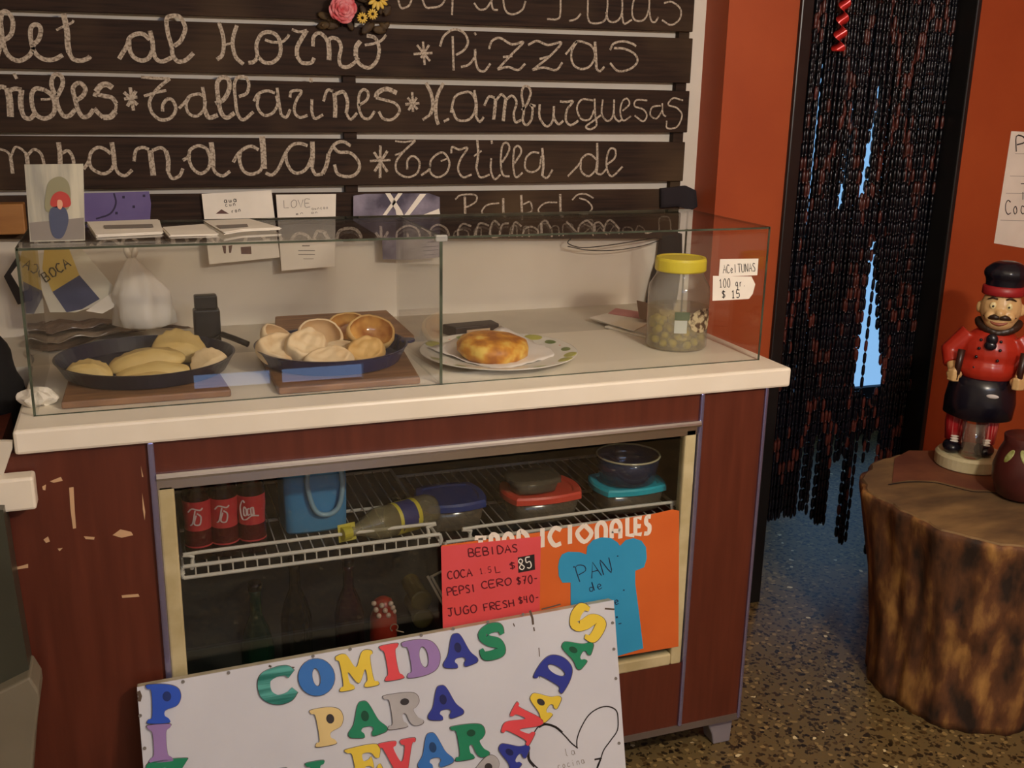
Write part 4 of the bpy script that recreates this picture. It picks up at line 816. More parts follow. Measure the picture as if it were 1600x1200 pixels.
# blue jug
c = Vector((P(490, 800, 1, .20).x, .22, SH+.003))
t = thing('blue_jug', 'large light blue plastic jug with a pale handle in the cooler', 'jug', tuple(c))
sq = lambda a, r, z: r/max(abs(math.cos(a)), abs(math.sin(a)))**.75
bm = nb(); lathe(bm, [(.058, 0), (.064, .008), (.066, .11), (.064, .16), (.05, .185), (.03, .2), (.028, .215)], c, 40, 1.08, 1.0, sq); obj('jug_body', bm, mat('jug_blue', rgb(70, 146, 204), .35, rgb(96, 170, 222), 5), t, smooth=True)
bm = nb(); tube(bm, catmull([c+Vector((x, -.074, z)) for x, z in ((-.012, .165), (-.02, .12), (-.006, .06), (.02, .045), (.045, .06), (.055, .11), (.05, .165))], 6), .0055, 10); obj('jug_handle', bm, mat('jug_pale', rgb(150, 186, 206), .3), t, smooth=True, label='pale moulded handle')
# lemon soda bottle lying down
A0 = P(550, 830, 2, SH+.040); A1 = P(655, 800, 2, SH+.040); ax_ = (A1-A0).normalized()
t = thing('lemon_soda_bottle', 'lemon soda bottle lying on its side with a yellow price tag', 'bottle', tuple((A0+A1)/2-Vector((0, 0, .037))))
LL = .23; q = Vector((0, 0, 1)).rotation_difference(ax_).to_matrix()
lb_ = [(.008, 0), (.011, .002), (.012, .03), (.02, .05), (.033, .075), (.035, .09), (.035, .21), (.03, .225), (.012, .23)]
bm = nb(); lathe(bm, lb_, A0-ax_*.02, 28, rot=q); obj('bottle_body', bm, clear('lemon_bottle', (.86, .86, .78), .05, rgb(170, 160, 126), .4, .03), t, smooth=True)
bm = nb(); lathe(bm, [(.0352, .12), (.0356, .121), (.0356, .175), (.0352, .176)], A0-ax_*.02, 28, rot=q, capb=False, capt=False); obj('label', bm, mat('lemon_label', rgb(206, 192, 70), .45), t, smooth=True, label='yellow label')
bm = nb(); lathe(bm, [(.0358, .128), (.0360, .13), (.0360, .164), (.0358, .166)], A0-ax_*.02, 28, rot=q, capb=False, capt=False)
bmesh.ops.delete(bm, geom=[f for f in bm.faces if (f.calc_center_median()-(A0+ax_*.13)).dot(Vector((-.2, -.8, .55))) < .018], context='FACES'); obj('label_badge', bm, mat('lemon_blue', rgb(52, 56, 110), .45), t, smooth=True, label='blue badge on the label')
bm = nb(); lathe(bm, [(.0135, -.002), (.0145, 0), (.0145, .016), (.0135, .018)], A0-ax_*.022, 18, rot=q); obj('cap', bm, mat('cap_yellow', rgb(196, 186, 64), .4), t, label='yellow cap')
yt = .06
tg = note('price_tag', 'yellow price tag reading 70 hung in front of the lemon soda bottle', 'price tag', [(527, 821), (554, 815), (557, 842), (530, 848)], 1, yt, mat('tag_yellow', rgb(214, 202, 86), .7))
bm = nb()
for st in ([(535, 824), (548, 822), (548, 827), (536, 829), (535, 824)], [(536, 834), (549, 842), (548, 832)]): ribbon(bm, [P(x, y, 1, yt-.001) for x, y in st], .0022, NB)
obj('handwriting', bm, mat('red_ink', rgb(150, 60, 40), .7), tg)
# food tubs
M_TUB = clear('tub_plastic', (.8, .78, .72), .05, rgb(120, 112, 98), .55, .15)
gt2 = 'plastic food tubs on the right wire shelf'
def tub(label, cx, cy, w, d, h, lidm, lh=.012, round_=False, z=SH-.017, over=.004, bodym=None):
    c = Vector((cx, cy, z)); t = thing('food_tub', label, 'food tub', tuple(c), gt2)
    pw = .5 if not round_ else 0
    f = lambda a, r, z_: r/max(abs(math.cos(a)), abs(math.sin(a)))**pw if pw else r
    bm = nb(); lathe(bm, [(.42*w, 0), (.43*w, .004), (.49*w, h)], c, 40, 1, d/w, f); obj('tub_body', bm, bodym or M_TUB, t, smooth=True)
    if lidm is not None:
        bm = nb(); lathe(bm, [(.5*w, h-.006), (.5*w+over, h-.005), (.5*w+over, h+lh*.6), (.5*w, h+lh), (.42*w, h+lh), (.40*w, h+lh*.7)], c, 40, 1, d/w, f); obj('lid', bm, lidm, t, smooth=False)
    return t
def at(px, py, y): return P(px, py, 1, y)
k = at(707, 812, .16); tub('clear food tub with a dark blue lid left of the red-lidded tub', k.x, .18, .15, .135, .055, mat('lid_blue', rgb(40, 62, 128), .4))
k = at(853, 818, .12); tub('clear food tub with a red lid under a small clear tub', k.x, .16, .18, .13, .055, mat('lid_red', rgb(226, 80, 62), .4))
kk = at(836, 750, .14); tub('small clear food tub without a coloured lid on the red lid', kk.x, .155, .12, .09, .028, M_TUB, .006, z=SH-.0168+.0675)
k = at(980, 800, .13); tub('food tub with a bright turquoise lid at the right of the shelf', k.x+.005, .15, .17, .13, .054, mat('lid_turquoise', rgb(40, 186, 210), .4), .01)
t2 = thing('glass_bowl', 'round clear bowl with a pale rim on the turquoise lid', 'bowl', (k.x+.005, .15, SH+.0476))
c = Vector((k.x+.005, .15, SH+.0476)); bm = nb(); lathe(bm, [(.058, 0), (.066, .004), (.072, .04), (.074, .062), (.071, .062), (.068, .04), (.06, .006)], c, 36); obj('bowl_body', bm, clear('bowl_blue', (.75, .8, .9), .06, rgb(70, 84, 120), .35, .05), t2, smooth=True)
bm = nb(); tube(bm, [c+Vector((.074*math.cos(R(a_)), .074*math.sin(R(a_)), .063)) for a_ in range(0, 360, 10)], .0022, 6, True); obj('bowl_rim', bm, mat('rim_cream', rgb(206, 196, 160), .3), t2, label='pale rim')
# lower level: dim bottles, red shaker, jars with pale lids
zl = .216
def lowbottle(px, py, y, h, r, m, label, nm='glass_bottle'):
    c = P(px, py, 1, y); c = Vector((c.x, y, zl)); t = thing(nm, label, 'bottle', tuple(c), 'bottles standing on the cooler floor')
    bm = nb(); lathe(bm, [(r*.9, 0), (r, .006), (r, h*.55), (r*.75, h*.68), (r*.36, h*.8), (r*.34, h*.95), (r*.4, h)], c, 24); obj('bottle_body', bm, m, t, smooth=True)
    bm = nb(); lathe(bm, [(r*.44, 0), (r*.46, .012), (r*.4, .016)], c+Vector((0, 0, h)), 16); obj('cap', bm, M_BLACK, t)
M_GRN = clear('green_glass', (.2, .5, .32), .06, rgb(30, 70, 50), .4)
lowbottle(400, 960, .2, .3, .036, M_GRN, 'dark green glass bottle on the cooler floor below the soda bottles'); lowbottle(462, 945, .3, .3, .036, mat('dark_bottle', rgb(22, 24, 20), .08), 'black glass bottle on the cooler floor beside the green one'); lowbottle(545, 940, .3, .28, .035, mat('plum_bottle', rgb(52, 18, 28), .15), 'dark plum bottle on the cooler floor left of the red beaded jar')
c = P(602, 960, 1, .12); c = Vector((c.x, .14, zl)); t = thing('beaded_jar', 'red jar with clear beads around its neck on the cooler floor', 'jar', tuple(c))
zc = P(602, 960, 1, .13).z-zl
bm = nb(); lathe(bm, [(.026, 0), (.03, .006), (.03, zc-.01), (.022, zc+.012), (.02, zc+.03), (.008, zc+.038)], c, 24); obj('jar_body', bm, mat('jar_red', rgb(150, 42, 26), .35), t, smooth=True)
for j_ in range(9):
    bm = nb(); a_ = R(-160+j_*17); ball(bm, c+Vector((.024*math.cos(a_), .024*math.sin(a_), zc+.03-(j_ % 3)*.013)), .0062, u=10, v=7); obj('bead', bm, mat('pearl', rgb(196, 170, 150), .15), t, smooth=True)
for j_, (px, py) in enumerate(((657, 936), (660, 964))):
    c = P(px, py, 1, .16+.0*j_); t = None
    bm = nb(); q = Matrix.Rotation(R(90), 3, 'X'); lathe(bm, [(.022, -.01), (.024, -.008), (.024, .008), (.02, .01)], c, 24, rot=q); lathe(bm, [(.021, .01), (.021, .09)], c+Vector((0, .0, 0)), 24, rot=Matrix.Rotation(R(-90), 3, 'X'), capb=False)
    tag(obj('lidded_jar', bm, mat('dull_gold', rgb(128, 116, 60), .5)), ('upper', 'lower')[j_]+' of the two lying jars with yellowish round lids in the cooler', 'jar', 'lying jars in the cooler')
shelf2 = thing('wire_rack', 'white wire rack half hidden behind the pink price list', 'rack', (.83, .3, .45))
bm = nb()
for d_ in (0, .02): tube(bm, [P(668+d_*300, 900, 1, .12), P(700+d_*300, 958, 1, .06)], .003, 6)
tube(bm, [P(672, 902, 1, .12), P(700, 888, 1, .12), P(706, 900, 1, .09)], .003, 6); obj('rack_wires', bm, M_WIRE, shelf2)

# ------------------------------------------------------------------ posters on the cooler glass
ypo = KY-.0032
M_ORP = mat('orange_card', rgb(212, 98, 34), .7, rgb(220, 106, 40), 5)
po = note('poster', 'orange card headed TRADICIONALES stuck on the right half of the cooler glass', 'poster', [(690, 852), (840, 832), (1020, 803), (1050, 796), (1061, 798), (1060, 1010), (960, 1027), (700, 1068)], 1, ypo, M_ORP, (0, -.0005, 0))
def P1(x, y): return P(x, y, 1, ypo-.0009)
bm = nb()
# chunky deco capitals, built from thick strokes in photo pixels
def deco(ch, x, y0, y1, w):
    X = lambda u: x+u*w
    Y = lambda u: y0+(y1-y0)*u                      # u=0 baseline, 1 top
    g = {'I': [[(.5, 0), (.5, 1)]], 'C': [[(.9, .85), (.45, .95), (.12, .5), (.45, .06), (.9, .16)]], 'O': [[(.5, .95), (.1, .5), (.5, .05), (.9, .5), (.5, .95)]],
         'N': [[(.15, 0), (.15, .7), (.5, .95), (.85, .7), (.85, 0)]], 'A': [[(.15, 0), (.15, .7), (.5, .95), (.85, .7), (.85, 0)], [(.15, .4), (.85, .4)]], 'L': [[(.2, 1), (.2, .08), (.9, .08)]],
         'E': [[(.9, .93), (.2, .93), (.2, .07), (.9, .07)], [(.2, .5), (.8, .5)]], 'S': [[(.85, .95), (.4, .9), (.35, .6), (.7, .42), (.6, .08), (.1, .04)]], 'T': [[(0, .9), (1, .9)], [(.5, .9), (.5, 0)]], 'R': [[(.2, 0), (.2, .93), (.7, .9), (.75, .55), (.25, .5), (.85, 0)]], 'D': [[(.2, .05), (.2, .95), (.7, .85), (.9, .5), (.7, .12), (.2, .05)]]}[ch]
    for st in g: ribbon(bm, [P1(X(a_), Y(b_)) for a_, b_ in (st if ch in 'IEL' or len(st) == 2 else [(p.x, p.y) for p in catmull([(q_[0], q_[1], 0) for q_ in st], 4)])], .0105, NB)
xs0 = [('T', 742, 18), ('R', 764, 18), ('A', 785, 18), ('D', 807, 20), ('I', 843, 9), ('C', 856, 23), ('I', 886, 9), ('O', 899, 28), ('N', 930, 19), ('A', 953, 19), ('L', 977, 16), ('E', 990, 14), ('S', 1005, 14)]
for ch, x, w in xs0:
    yb = 855-(x-845)*.126; deco(ch, x, yb, yb-30+(x-845)*.005, w)
obj('heading', bm, mat('heading_white', rgb(232, 220, 206), .7), po, label='white heading')
M_PINK = mat('pink_card2', rgb(218, 74, 72), .7, rgb(226, 84, 92), 5)
pk = note('price_list', 'pink handwritten drinks price list stuck on the orange card', 'price list', [(689, 854), (845, 838), (843, 960), (692, 985)], 1, ypo-.0012, M_PINK)
to = lambda x, y: P(x, y, 1, ypo-.0024)
M_MARK = mat('maroon_marker', rgb(96, 16, 30), .7)
inkon(pk, [('BEBIDAS', (733, 870), (812, 862), 12, .0028), ('COCA', (700, 905), (740, 900), 12, .0028), ('1.5', (750, 897), (770, 894), 9, .0014), ('L', (775, 895), (786, 893), 10, .002), ('$', (797, 890), (809, 888), 11, .0026), ('PEPSI', (700, 931), (747, 924), 12, .0028), ('CERO', (753, 920), (802, 913), 11, .0028), ('$70-', (808, 914), (844, 909), 12, .0028), ('JUGO', (700, 963), (748, 956), 12, .0028), ('FRESH', (757, 955), (806, 947), 11, .0028), ('$40-', (811, 944), (846, 938), 11, .0028)], to, NB, .0026, M_MARK)
bm = nb(); plate2(bm, [[(809, 871), (835, 866), (836, 890), (810, 895)]], lambda x, y: P(x, y, 1, ypo-.0018), Vector((0, -.0004, 0))); s85 = obj('price_sticker', bm, mat('sticker_black', rgb(34, 28, 28), .6), pk, label='black sticker reading 85')
inkon(s85, [('85', (812, 891), (835, 886), 17, .0026)], to, NB, .0026, mat('sticker_white', rgb(226, 220, 210), .7), 'handwriting')
s_ = lambda pts: [(680+x/4, 800+y/4) for x, y in pts]
hat = [(772, 400), (768, 340), (775, 300), (792, 265), (830, 248), (900, 250), (945, 265), (950, 215), (985, 175), (1040, 158), (1100, 163), (1140, 190), (1155, 212), (1190, 175), (1240, 163), (1290, 180), (1317, 220), (1322, 290), (1305, 345), (1250, 367), (1250, 450), (1275, 640), (1300, 852), (1150, 897), (850, 960), (846, 440), (795, 442)]
bl = note('recipe_cutout', 'blue chef-hat cut-out handwritten with PAN stuck on the orange card', 'cut-out', s_(hat), 1, ypo-.0012, mat('cyan_card', rgb(44, 150, 196), .7, rgb(52, 158, 204), 5))
inkon(bl, [('"', (897, 893), (903, 892), 8, .0018), ('PAN', (906, 909), (962, 893), 24, .0022), ('"', (965, 875), (971, 874), 7, .0016), ('de', (921, 925), (946, 918), 14, .0018), ('e', (960, 945), (972, 943), 12, .002), ('"', (964, 975), (974, 973), 12, .0022), ('-', (966, 978), (976, 976), 6, .0022), ('"', (975, 930), (981, 929), 9, .0015)], to, NB, .002, mat('navy_pen', rgb(24, 34, 66), .7))

# ------------------------------------------------------------------ white sign leaning against the counter
sp = Vector((0, -.022, .485)); su = Vector((0, .135, .485)).normalized(); sn = Vector((0, -.485, .135)).normalized()
def SG(x, y, k=0): return PP(x, y, sp+sn*k, sn)
TL, TR = SG(214, 1074), SG(959, 938)
def down(p): return p-su*(p.z/su.z)
BL, BR = down(TL), down(TR); BL = Vector((BL.x, BL.y, 0)); BR = Vector((BR.x, BR.y, 0))
sg = thing('takeaway_sign', 'white board sign with coloured plastic letters leaning on the counter', 'sign', tuple((BL+BR)/2))
M_SIGN = mat('sign_white', rgb(203, 205, 214), .3, rgb(210, 212, 220), 5); M_SEDGE = mat('sign_edge', rgb(168, 158, 132), .7, rgb(190, 182, 158), 30, lo=.3, hi=.7)
bm = nb(); hexa(bm, [BL, BR, TR, TL], -sn*.003); obj('face_sheet', bm, M_SIGN, sg)
bm = nb(); hexa(bm, [p-sn*.0031 for p in (BL, BR, TR, TL)], -sn*.024); obj('board_core', bm, M_SEDGE, sg, bevel=.002, label='weathered wooden core')
r2 = lambda pts: [(p.x, p.y) for p in catmull([(x, y, 0) for x, y in pts], 5, True)]
ell = lambda cx, cy, rx, ry: [(cx+rx*math.cos(R(k)), cy+ry*math.sin(R(k))) for k in range(0, 360, 15)]
def thick(cl, ws):
    pts = catmull([(x, y, 0) for x, y in cl], 6); n = len(pts); L_, R_ = [], []
    for i, p in enumerate(pts):
        t_ = (pts[min(i+1, n-1)]-pts[max(i-1, 0)]).normalized(); k = i/(n-1)*(len(ws)-1); j = min(int(k), len(ws)-2); w = (ws[j]*(1-(k-j))+ws[j+1]*(k-j))/2
        L_.append((p.x-t_.y*w, p.y+t_.x*w)); R_.append((p.x+t_.y*w, p.y-t_.x*w))
    return L_+R_[::-1]
GL = {
 'C': ([thick([(.93, .74), (.8, .86), (.5, .86), (.2, .72), (.17, .34), (.42, .12), (.75, .14), (.95, .3)], [.26, .28, .26, .34, .34, .26, .26, .2])], None),
 'O': ([ell(.5, .5, .5, .5), ell(.5, .5, .11, .25)], None),
 'M': ([r2([(0, 0), (.02, .1), (.1, .18), (.1, .8), (.02, .9), (.05, 1), (.3, 1), (.5, .6), (.72, 1), (.95, 1), (.98, .9), (.9, .8), (.9, .18), (1, .1), (.98, 0), (.66, 0), (.66, .1), (.74, .2), (.72, .5), (.5, .14), (.28, .5), (.27, .2), (.36, .1), (.34, 0)])], None),
 'I': ([r2([(0, 0), (0, .1), (.18, .22), (.18, .78), (0, .9), (0, 1), (1, 1), (1, .9), (.82, .78), (.82, .22), (1, .1), (1, 0)])], None),
 'D': ([r2([(0, 0), (0, .12), (.12, .2), (.12, .8), (0, .88), (0, 1), (.5, 1), (.86, .86), (1, .5), (.86, .14), (.5, 0)]), ell(.53, .5, .13, .3)[::-1]], None),
 'A': ([r2([(.40, .97), (.5, 1.0), (.6, .97), (.68, .82), (.82, .42), (.99, .2), (.98, .08), (.85, .03), (.62, 0), (.60, .1), (.66, .18), (.62, .27), (.5, .29), (.38, .27), (.34, .18), (.40, .1), (.38, 0), (.15, .03), (.02, .08), (.01, .2), (.18, .42), (.32, .82)])], ell(.5, .58, .1, .15)),
 'S': ([thick([(.92, .66), (.85, .86), (.5, .88), (.2, .72), (.4, .54), (.72, .42), (.78, .2), (.5, .12), (.16, .14), (.08, .34)], [.14, .26, .28, .3, .32, .32, .3, .28, .26, .14])], None),
 'P': ([r2([(0, 0), (0, .1), (.12, .18), (.12, .82), (0, .9), (0, 1), (.55, 1), (.9, .9), (1, .68), (.88, .45), (.6, .36), (.5, .3), (.5, .18), (.62, .1), (.6, 0)])], ell(.58, .68, .13, .13)),
 'R': ([r2([(0, 0), (0, .1), (.12, .18), (.12, .82), (0, .9), (0, 1), (.55, 1), (.9, .92), (.97, .7), (.86, .54), (.76, .47), (.85, .25), (1, .12), (.95, .02), (.75, 0), (.62, .12), (.54, .38), (.44, .38), (.44, .18), (.52, .1), (.5, 0)])], ell(.56, .73, .13, .1)),
 'L': ([r2([(0, 0), (0, .1), (.14, .18), (.14, .82), (0, .9), (0, 1), (.6, 1), (.6, .9), (.46, .82), (.46, .24), (.7, .24), (.85, .45), (.97, .42), (.95, 0)])], None),
 'E': ([r2([(0, 0), (0, .1), (.14, .18), (.14, .82), (0, .9), (0, 1), (.95, 1), (.97, .66), (.85, .64), (.72, .8), (.46, .8), (.46, .6), (.62, .62), (.72, .68), (.74, .38), (.62, .44), (.46, .42), (.46, .2), (.72, .2), (.88, .42), (.98, .4), (.96, 0)])], None),
 'V': ([r2([(0, 1), (0, .88), (.1, .82), (.36, .05), (.5, 0), (.64, .05), (.9, .82), (1, .88), (1, 1), (.62, 1), (.62, .88), (.7, .8), (.54, .38), (.38, .8), (.46, .88), (.46, 1)])], None),
 'Z': ([r2([(0, 0), (0, .15), (.5, .75), (.25, .78), (.12, .6), (0, .62), (.03, 1), (1, 1), (1, .85), (.48, .24), (.75, .22), (.9, .42), (1, .4), (.97, 0)])], None),
 'N': ([r2([(0, 0), (0, .1), (.1, .18), (.1, .82), (0, .9), (0, 1), (.32, 1), (.68, .5), (.68, .82), (.58, .9), (.58, 1), (1, 1), (1, .9), (.92, .82), (.92, 0), (.7, 0), (.32, .5), (.32, .18), (.42, .1), (.42, 0)])], None)}
GREEN, TEAL = mat('letter_green', rgb(28, 128, 92), .3), mat('letter_teal', rgb(24, 108, 98), .3, rgb(86, 168, 160), 4, (1, 4, 22), .4, .6)
BLUE, NAVY, YEL = mat('letter_blue', rgb(52, 112, 186), .3), mat('letter_navy', rgb(44, 56, 146), .3), mat('letter_yellow', rgb(222, 194, 66), .3)
REDL, PUR, BEI, GRY = mat('letter_red', rgb(216, 72, 80), .3), mat('letter_purple', rgb(146, 118, 174), .3), mat('letter_beige', rgb(216, 192, 132), .3), mat('letter_grey', rgb(168, 166, 168), .3, rgb(190, 188, 190), 8)
ROY = mat('letter_royal', rgb(40, 82, 190), .3); M_OUT = mat('outline_shadow', rgb(92, 80, 74), .6); M_INS = mat('letter_insert', rgb(48, 44, 46), .5)
def letter(ch, cx, cy, w, h, ang, m):
    ca, sa = math.cos(R(ang)), math.sin(R(ang))
    def f(k, grow=0):
        def g(x, y):
            X = (x-.5)*(w+grow); Y = (y-.5)*(h+grow); return SG(cx+X*ca-Y*sa, cy-(X*sa+Y*ca), k)
        return g
    loops, ins = GL[ch]
    bm = nb(); plate2(bm, loops, f(.0034), sn*.0022); lt = obj('letter', bm, m, sg)
    bm = nb(); plate2(bm, loops[:1], f(.0003, 1.5), sn*.0028)
    if len(loops) > 1:
        bm.free(); bm = nb(); plate2(bm, [loops[0], [(.5+(x-.5)*.92, .5+(y-.5)*.92) for x, y in loops[1]]], f(.0003, 1.5), sn*.0028)
    obj('letter_edge_shadow', bm, M_OUT, lt)  # dark outline below each letter, paints its edge shadow
    if ins:
        bm = nb(); plate2(bm, [ins], f(.0058), sn*.0003); base = m.node_tree.nodes['Color Ramp'].color_ramp.elements[0].color
        dm = M_INS if m in (BEI, GRY, YEL) else mat(m.name+'_dark', tuple(c*.3 for c in base[:3]), .4)
        obj('letter_hole', bm, dm, lt, label='darker filled hole')
for a_ in (('C', 432.8, 1070.7, 58, 57, 10, TEAL), ('O', 494.3, 1057.9, 57, 58, 10, BLUE), ('M', 557, 1047.6, 60, 55, 10, YEL), ('I', 611.7, 1034.3, 26, 55, 10, REDL), ('D', 660.4, 1026.6, 54, 56, 10, PUR), ('A', 716, 1015.9, 54, 53, 10, NAVY), ('S', 768, 1002.3, 43, 54, 10, GREEN),
           ('P', 514, 1134, 48, 58, 10, BEI), ('A', 571, 1123, 61, 56, 10, GREEN), ('R', 631, 1109, 54, 53, 9, GRY), ('A', 693, 1097, 56, 53, 10, NAVY),
           ('L', 447, 1228, 44, 56, 10, GREEN), ('L', 505, 1216, 44, 56, 10, GREEN), ('E', 571, 1194, 50, 56, 10, YEL), ('V', 624, 1184, 56, 54, 10, REDL), ('A', 677, 1172, 56, 55, 10, BLUE), ('R', 735, 1158, 52, 54, 9, GREEN),
           ('P', 257, 1099, 52, 60, 2, ROY), ('I', 250, 1161, 33, 58, 4, PUR), ('Z', 263, 1216, 58, 56, 8, GREEN), ('Z', 266, 1278, 56, 56, 6, YEL), ('A', 270, 1340, 56, 56, 6, REDL),
           ('S', 917, 973, 46, 56, 56, YEL), ('A', 899, 1017, 46, 46, 62, GREEN), ('D', 868, 1048, 48, 52, 60, NAVY), ('A', 848, 1099, 48, 44, 55, YEL), ('N', 816, 1131, 50, 48, 62, REDL), ('A', 799, 1177, 48, 44, 58, NAVY), ('P', 768, 1206, 46, 46, 56, GRY), ('M', 742, 1256, 50, 48, 56, GREEN), ('E', 716, 1300, 44, 48, 56, BLUE)): letter(*a_)
for (x, y) in ((286, 1064+1), (357, 1051), (489, 1025), (547, 1014), (658, 992.5), (708, 982.5), (762, 972), (817, 960), (915, 944), (957, 973), (959, 1014), (962, 1060), (967, 1161), (219, 1118), (226, 1169)):
    bm = nb(); c = SG(x, y, .0002); q = Vector((0, 0, 1)).rotation_difference(sn).to_matrix(); lathe(bm, [(.0034, 0), (.0034, .0018), (.0014, .0018), (.0014, .0004)], c, 10, rot=q); obj('screw', bm, mat('screw_metal', rgb(120, 116, 112), .4), sg)
bm = nb()
def pen(pts, w=.0024, c=True):
    q = [(740+x/4.617, 940+y/4.617, 0) for x, y in pts]; q = catmull(q, 6) if c else [Vector(p) for p in q]
    ribbon(bm, [SG(p.x, p.y, .0006) for p in q], w, sn)
pen([(560, 1300), (480, 1220), (405, 1140), (393, 1060), (425, 970), (470, 900), (530, 882), (600, 915), (660, 970), (705, 1020), (752, 1058)], .003); pen([(470, 905), (520, 885), (590, 905), (640, 945)], .005); pen([(745, 1055), (747, 990), (775, 910), (830, 820), (900, 770), (970, 757), (1028, 785), (1042, 850), (1036, 930), (990, 1000), (940, 1070), (915, 1140), (890, 1200), (880, 1300)], .003); pen([(872, 1140), (925, 1130)], .004, False); pen([(915, 1140), (892, 1200)], .0045, False)
pen([(395, 1080), (400, 1140), (440, 1190)], .006)
obj('chef_hat_drawing', bm, M_INK, sg)
inkon(sg, [('la', (884, 1182), (902, 1178), 12, .0012), ('cocina', (872, 1202), (916, 1192), 11, .0012)], lambda x, y: SG(x, y, .0006), sn, .0012, M_GREYINK)
bm = nb()
for st, w in (([(828, 954), (832, 966), (833, 976)], .005), ([(834, 980), (835, 986)], .003), ([(846, 952), (862, 948), (876, 944)], .003), ([(945, 951), (960, 952)], .004), ([(842, 1012), (843, 1026)], .002), ([(843, 1040), (843, 1060)], .0015), ([(216, 1080), (219, 1088), (217, 1096)], .007), ([(802, 974), (804, 979)], .0025), ([(420, 1040), (424, 1042)], .004), ([(440, 1042), (460, 1043)], .003)): ribbon(bm, [SG(x, y, .0005) for x, y in st], w, sn)
obj('stain', bm, mat('stain_brown', rgb(84, 70, 60), .8), sg)
hk = SG(616, 992, -.012); hk = SG(616, 990, -.013)
bm = nb(); c = hk+Vector((0, 0, .014)); tube(bm, [c+Vector((.008*math.cos(R(a_)), 0, .008*math.sin(R(a_)))) for a_ in range(-60, 241, 20)], .0014, 6); tube(bm, [hk+Vector((.004, 0, .007)), hk+Vector((.012, 0, .003)), hk+Vector((.02, -.002, .001))], .0014, 6)
obj('hanging_eye', bm, mat('rusty_wire', rgb(110, 96, 80), .5, metal=.6), sg, label='small wire eye on the top edge')
# ------------------------------------------------------------------ left edge: neighbouring low unit and what stands on it
t = thing('chest_freezer', 'low grey unit with a white ledge and pale bumper at the far left', 'freezer', (-.35, .2, 0))
def pxprism(nm, poly, y, d, m, root, bev=0): bm = nb(); plate2(bm, [poly], lambda a_, b_: P(a_, b_, 1, y), Vector((0, d, 0))); return obj(nm, bm, m, root, bevel=bev)
a = P(52, 746, 1, -.03); b = P(52, 797, 1, -.03)
obj('white_ledge', B((-.6, -.03, b.z), (a.x, .012, a.z)), M_TOP, t, bevel=.005, label='white ledge')
pxprism('white_post', [(-220, 688), (19, 690), (19, 702), (4, 746), (-220, 746)], 0, .011, M_LEDGE, t)
M_GREYP = mat('grey_green_panel', rgb(58, 58, 48), .35, rgb(70, 70, 58), 4)
pxprism('front_panel', [(-260, 797), (5, 797), (18, 885), (34, 980), (48, 1062), (-260, 1215)], -.055, .06, M_GREYP, t)
pxprism('bumper', [(-260, 1212), (46, 1058), (60, 1080), (62, 1095), (54, 1160), (48, 1240), (-260, 1400)], -.085, .085, mat('bumper_beige', rgb(116, 108, 90), .6), t, .006)
pxprism('base_panel', [(-260, 1390), (48, 1232), (40, 1500), (-260, 1520)], -.05, .06, mat('dark_base', rgb(40, 32, 28), .6), t)
obj('freezer_top', B((-.7, .04, .80), (-.052, .74, .84)), M_GREYP, t)
bm = nb(); c = P(0, 575, 1, .32); c = Vector((-.108, .33, .84)); ball(bm, c+Vector((0, 0, .125)), 1, .098, .09, .15, u=36, v=22)
for v in bm.verts:
    d = v.co-c; v.co += Vector((math.sin(d.z*60+d.y*40), math.sin(d.x*70+d.z*50), math.sin(d.x*50)*.3))*.006
    if v.co.z < .842: v.co.z = .842
tag(obj('black_bag', bm, M_BLACKCLOTH, smooth=True), 'bulky black bag standing left of the glass case on the grey unit', 'bag')
t = thing('wall_picture', 'small dark frame leaning on the wall left of the newspaper', 'frame', tuple(P(28, 470, 1, .75)))
pxprism('frame', [(6, 432), (28, 398), (48, 408), (50, 470), (28, 476)], .75, .015, mat('frame_dark', rgb(40, 32, 30), .5), t); pxprism('card', [(17, 428), (32, 408), (44, 416), (45, 452), (34, 456)], .749, .001, M_PAPER, t)

# ------------------------------------------------------------------ bead curtain (uncountable beads: one object)
M_BEAD = mat('bead_black', rgb(8, 9, 14), .22, rgb(14, 15, 24), 6, spec=.35); M_BEADR = mat('bead_redbrown', rgb(62, 28, 24), .3, rgb(84, 38, 32), 9)
YC = .735; rg = random.Random(21); verts, faces, mids = [], [], []
gapz = lambda px, py: P(px, py, 1, YC)
g1a, g1b = gapz(1374, 120), gapz(1347, 288); g2a, g2b = gapz(1334, 150), gapz(1311, 310); g3a, g3b = gapz(1366, 372), gapz(1356, 600)
g4a, g4b = gapz(1502, 110), gapz(1490, 195)
def push(x, z):
    for (a_, b_, h0, h1) in ((g1a, g1b, .008, .015), (g2a, g2b, .007, .011), (g3a, g3b, .01, .062), (g4a, g4b, .008, .008)):
        if a_.z+.05 > z > b_.z-.04:
            f = min(1, max(0, (a_.z-z)/(a_.z-b_.z))); cx = b_.x+(a_.x-b_.x)*(1-f); hw = h0+(h1-h0)*f
            if z > a_.z: hw *= max(0, 1-(z-a_.z)/.05)
            if z < b_.z: hw *= max(0, 1-(b_.z-z)/.04)
            d = x-cx; w = hw*3
            if abs(d) < w: x = cx+(1 if d >= 0 else -1)*(hw+abs(d)*(w-hw)/w)
    return x
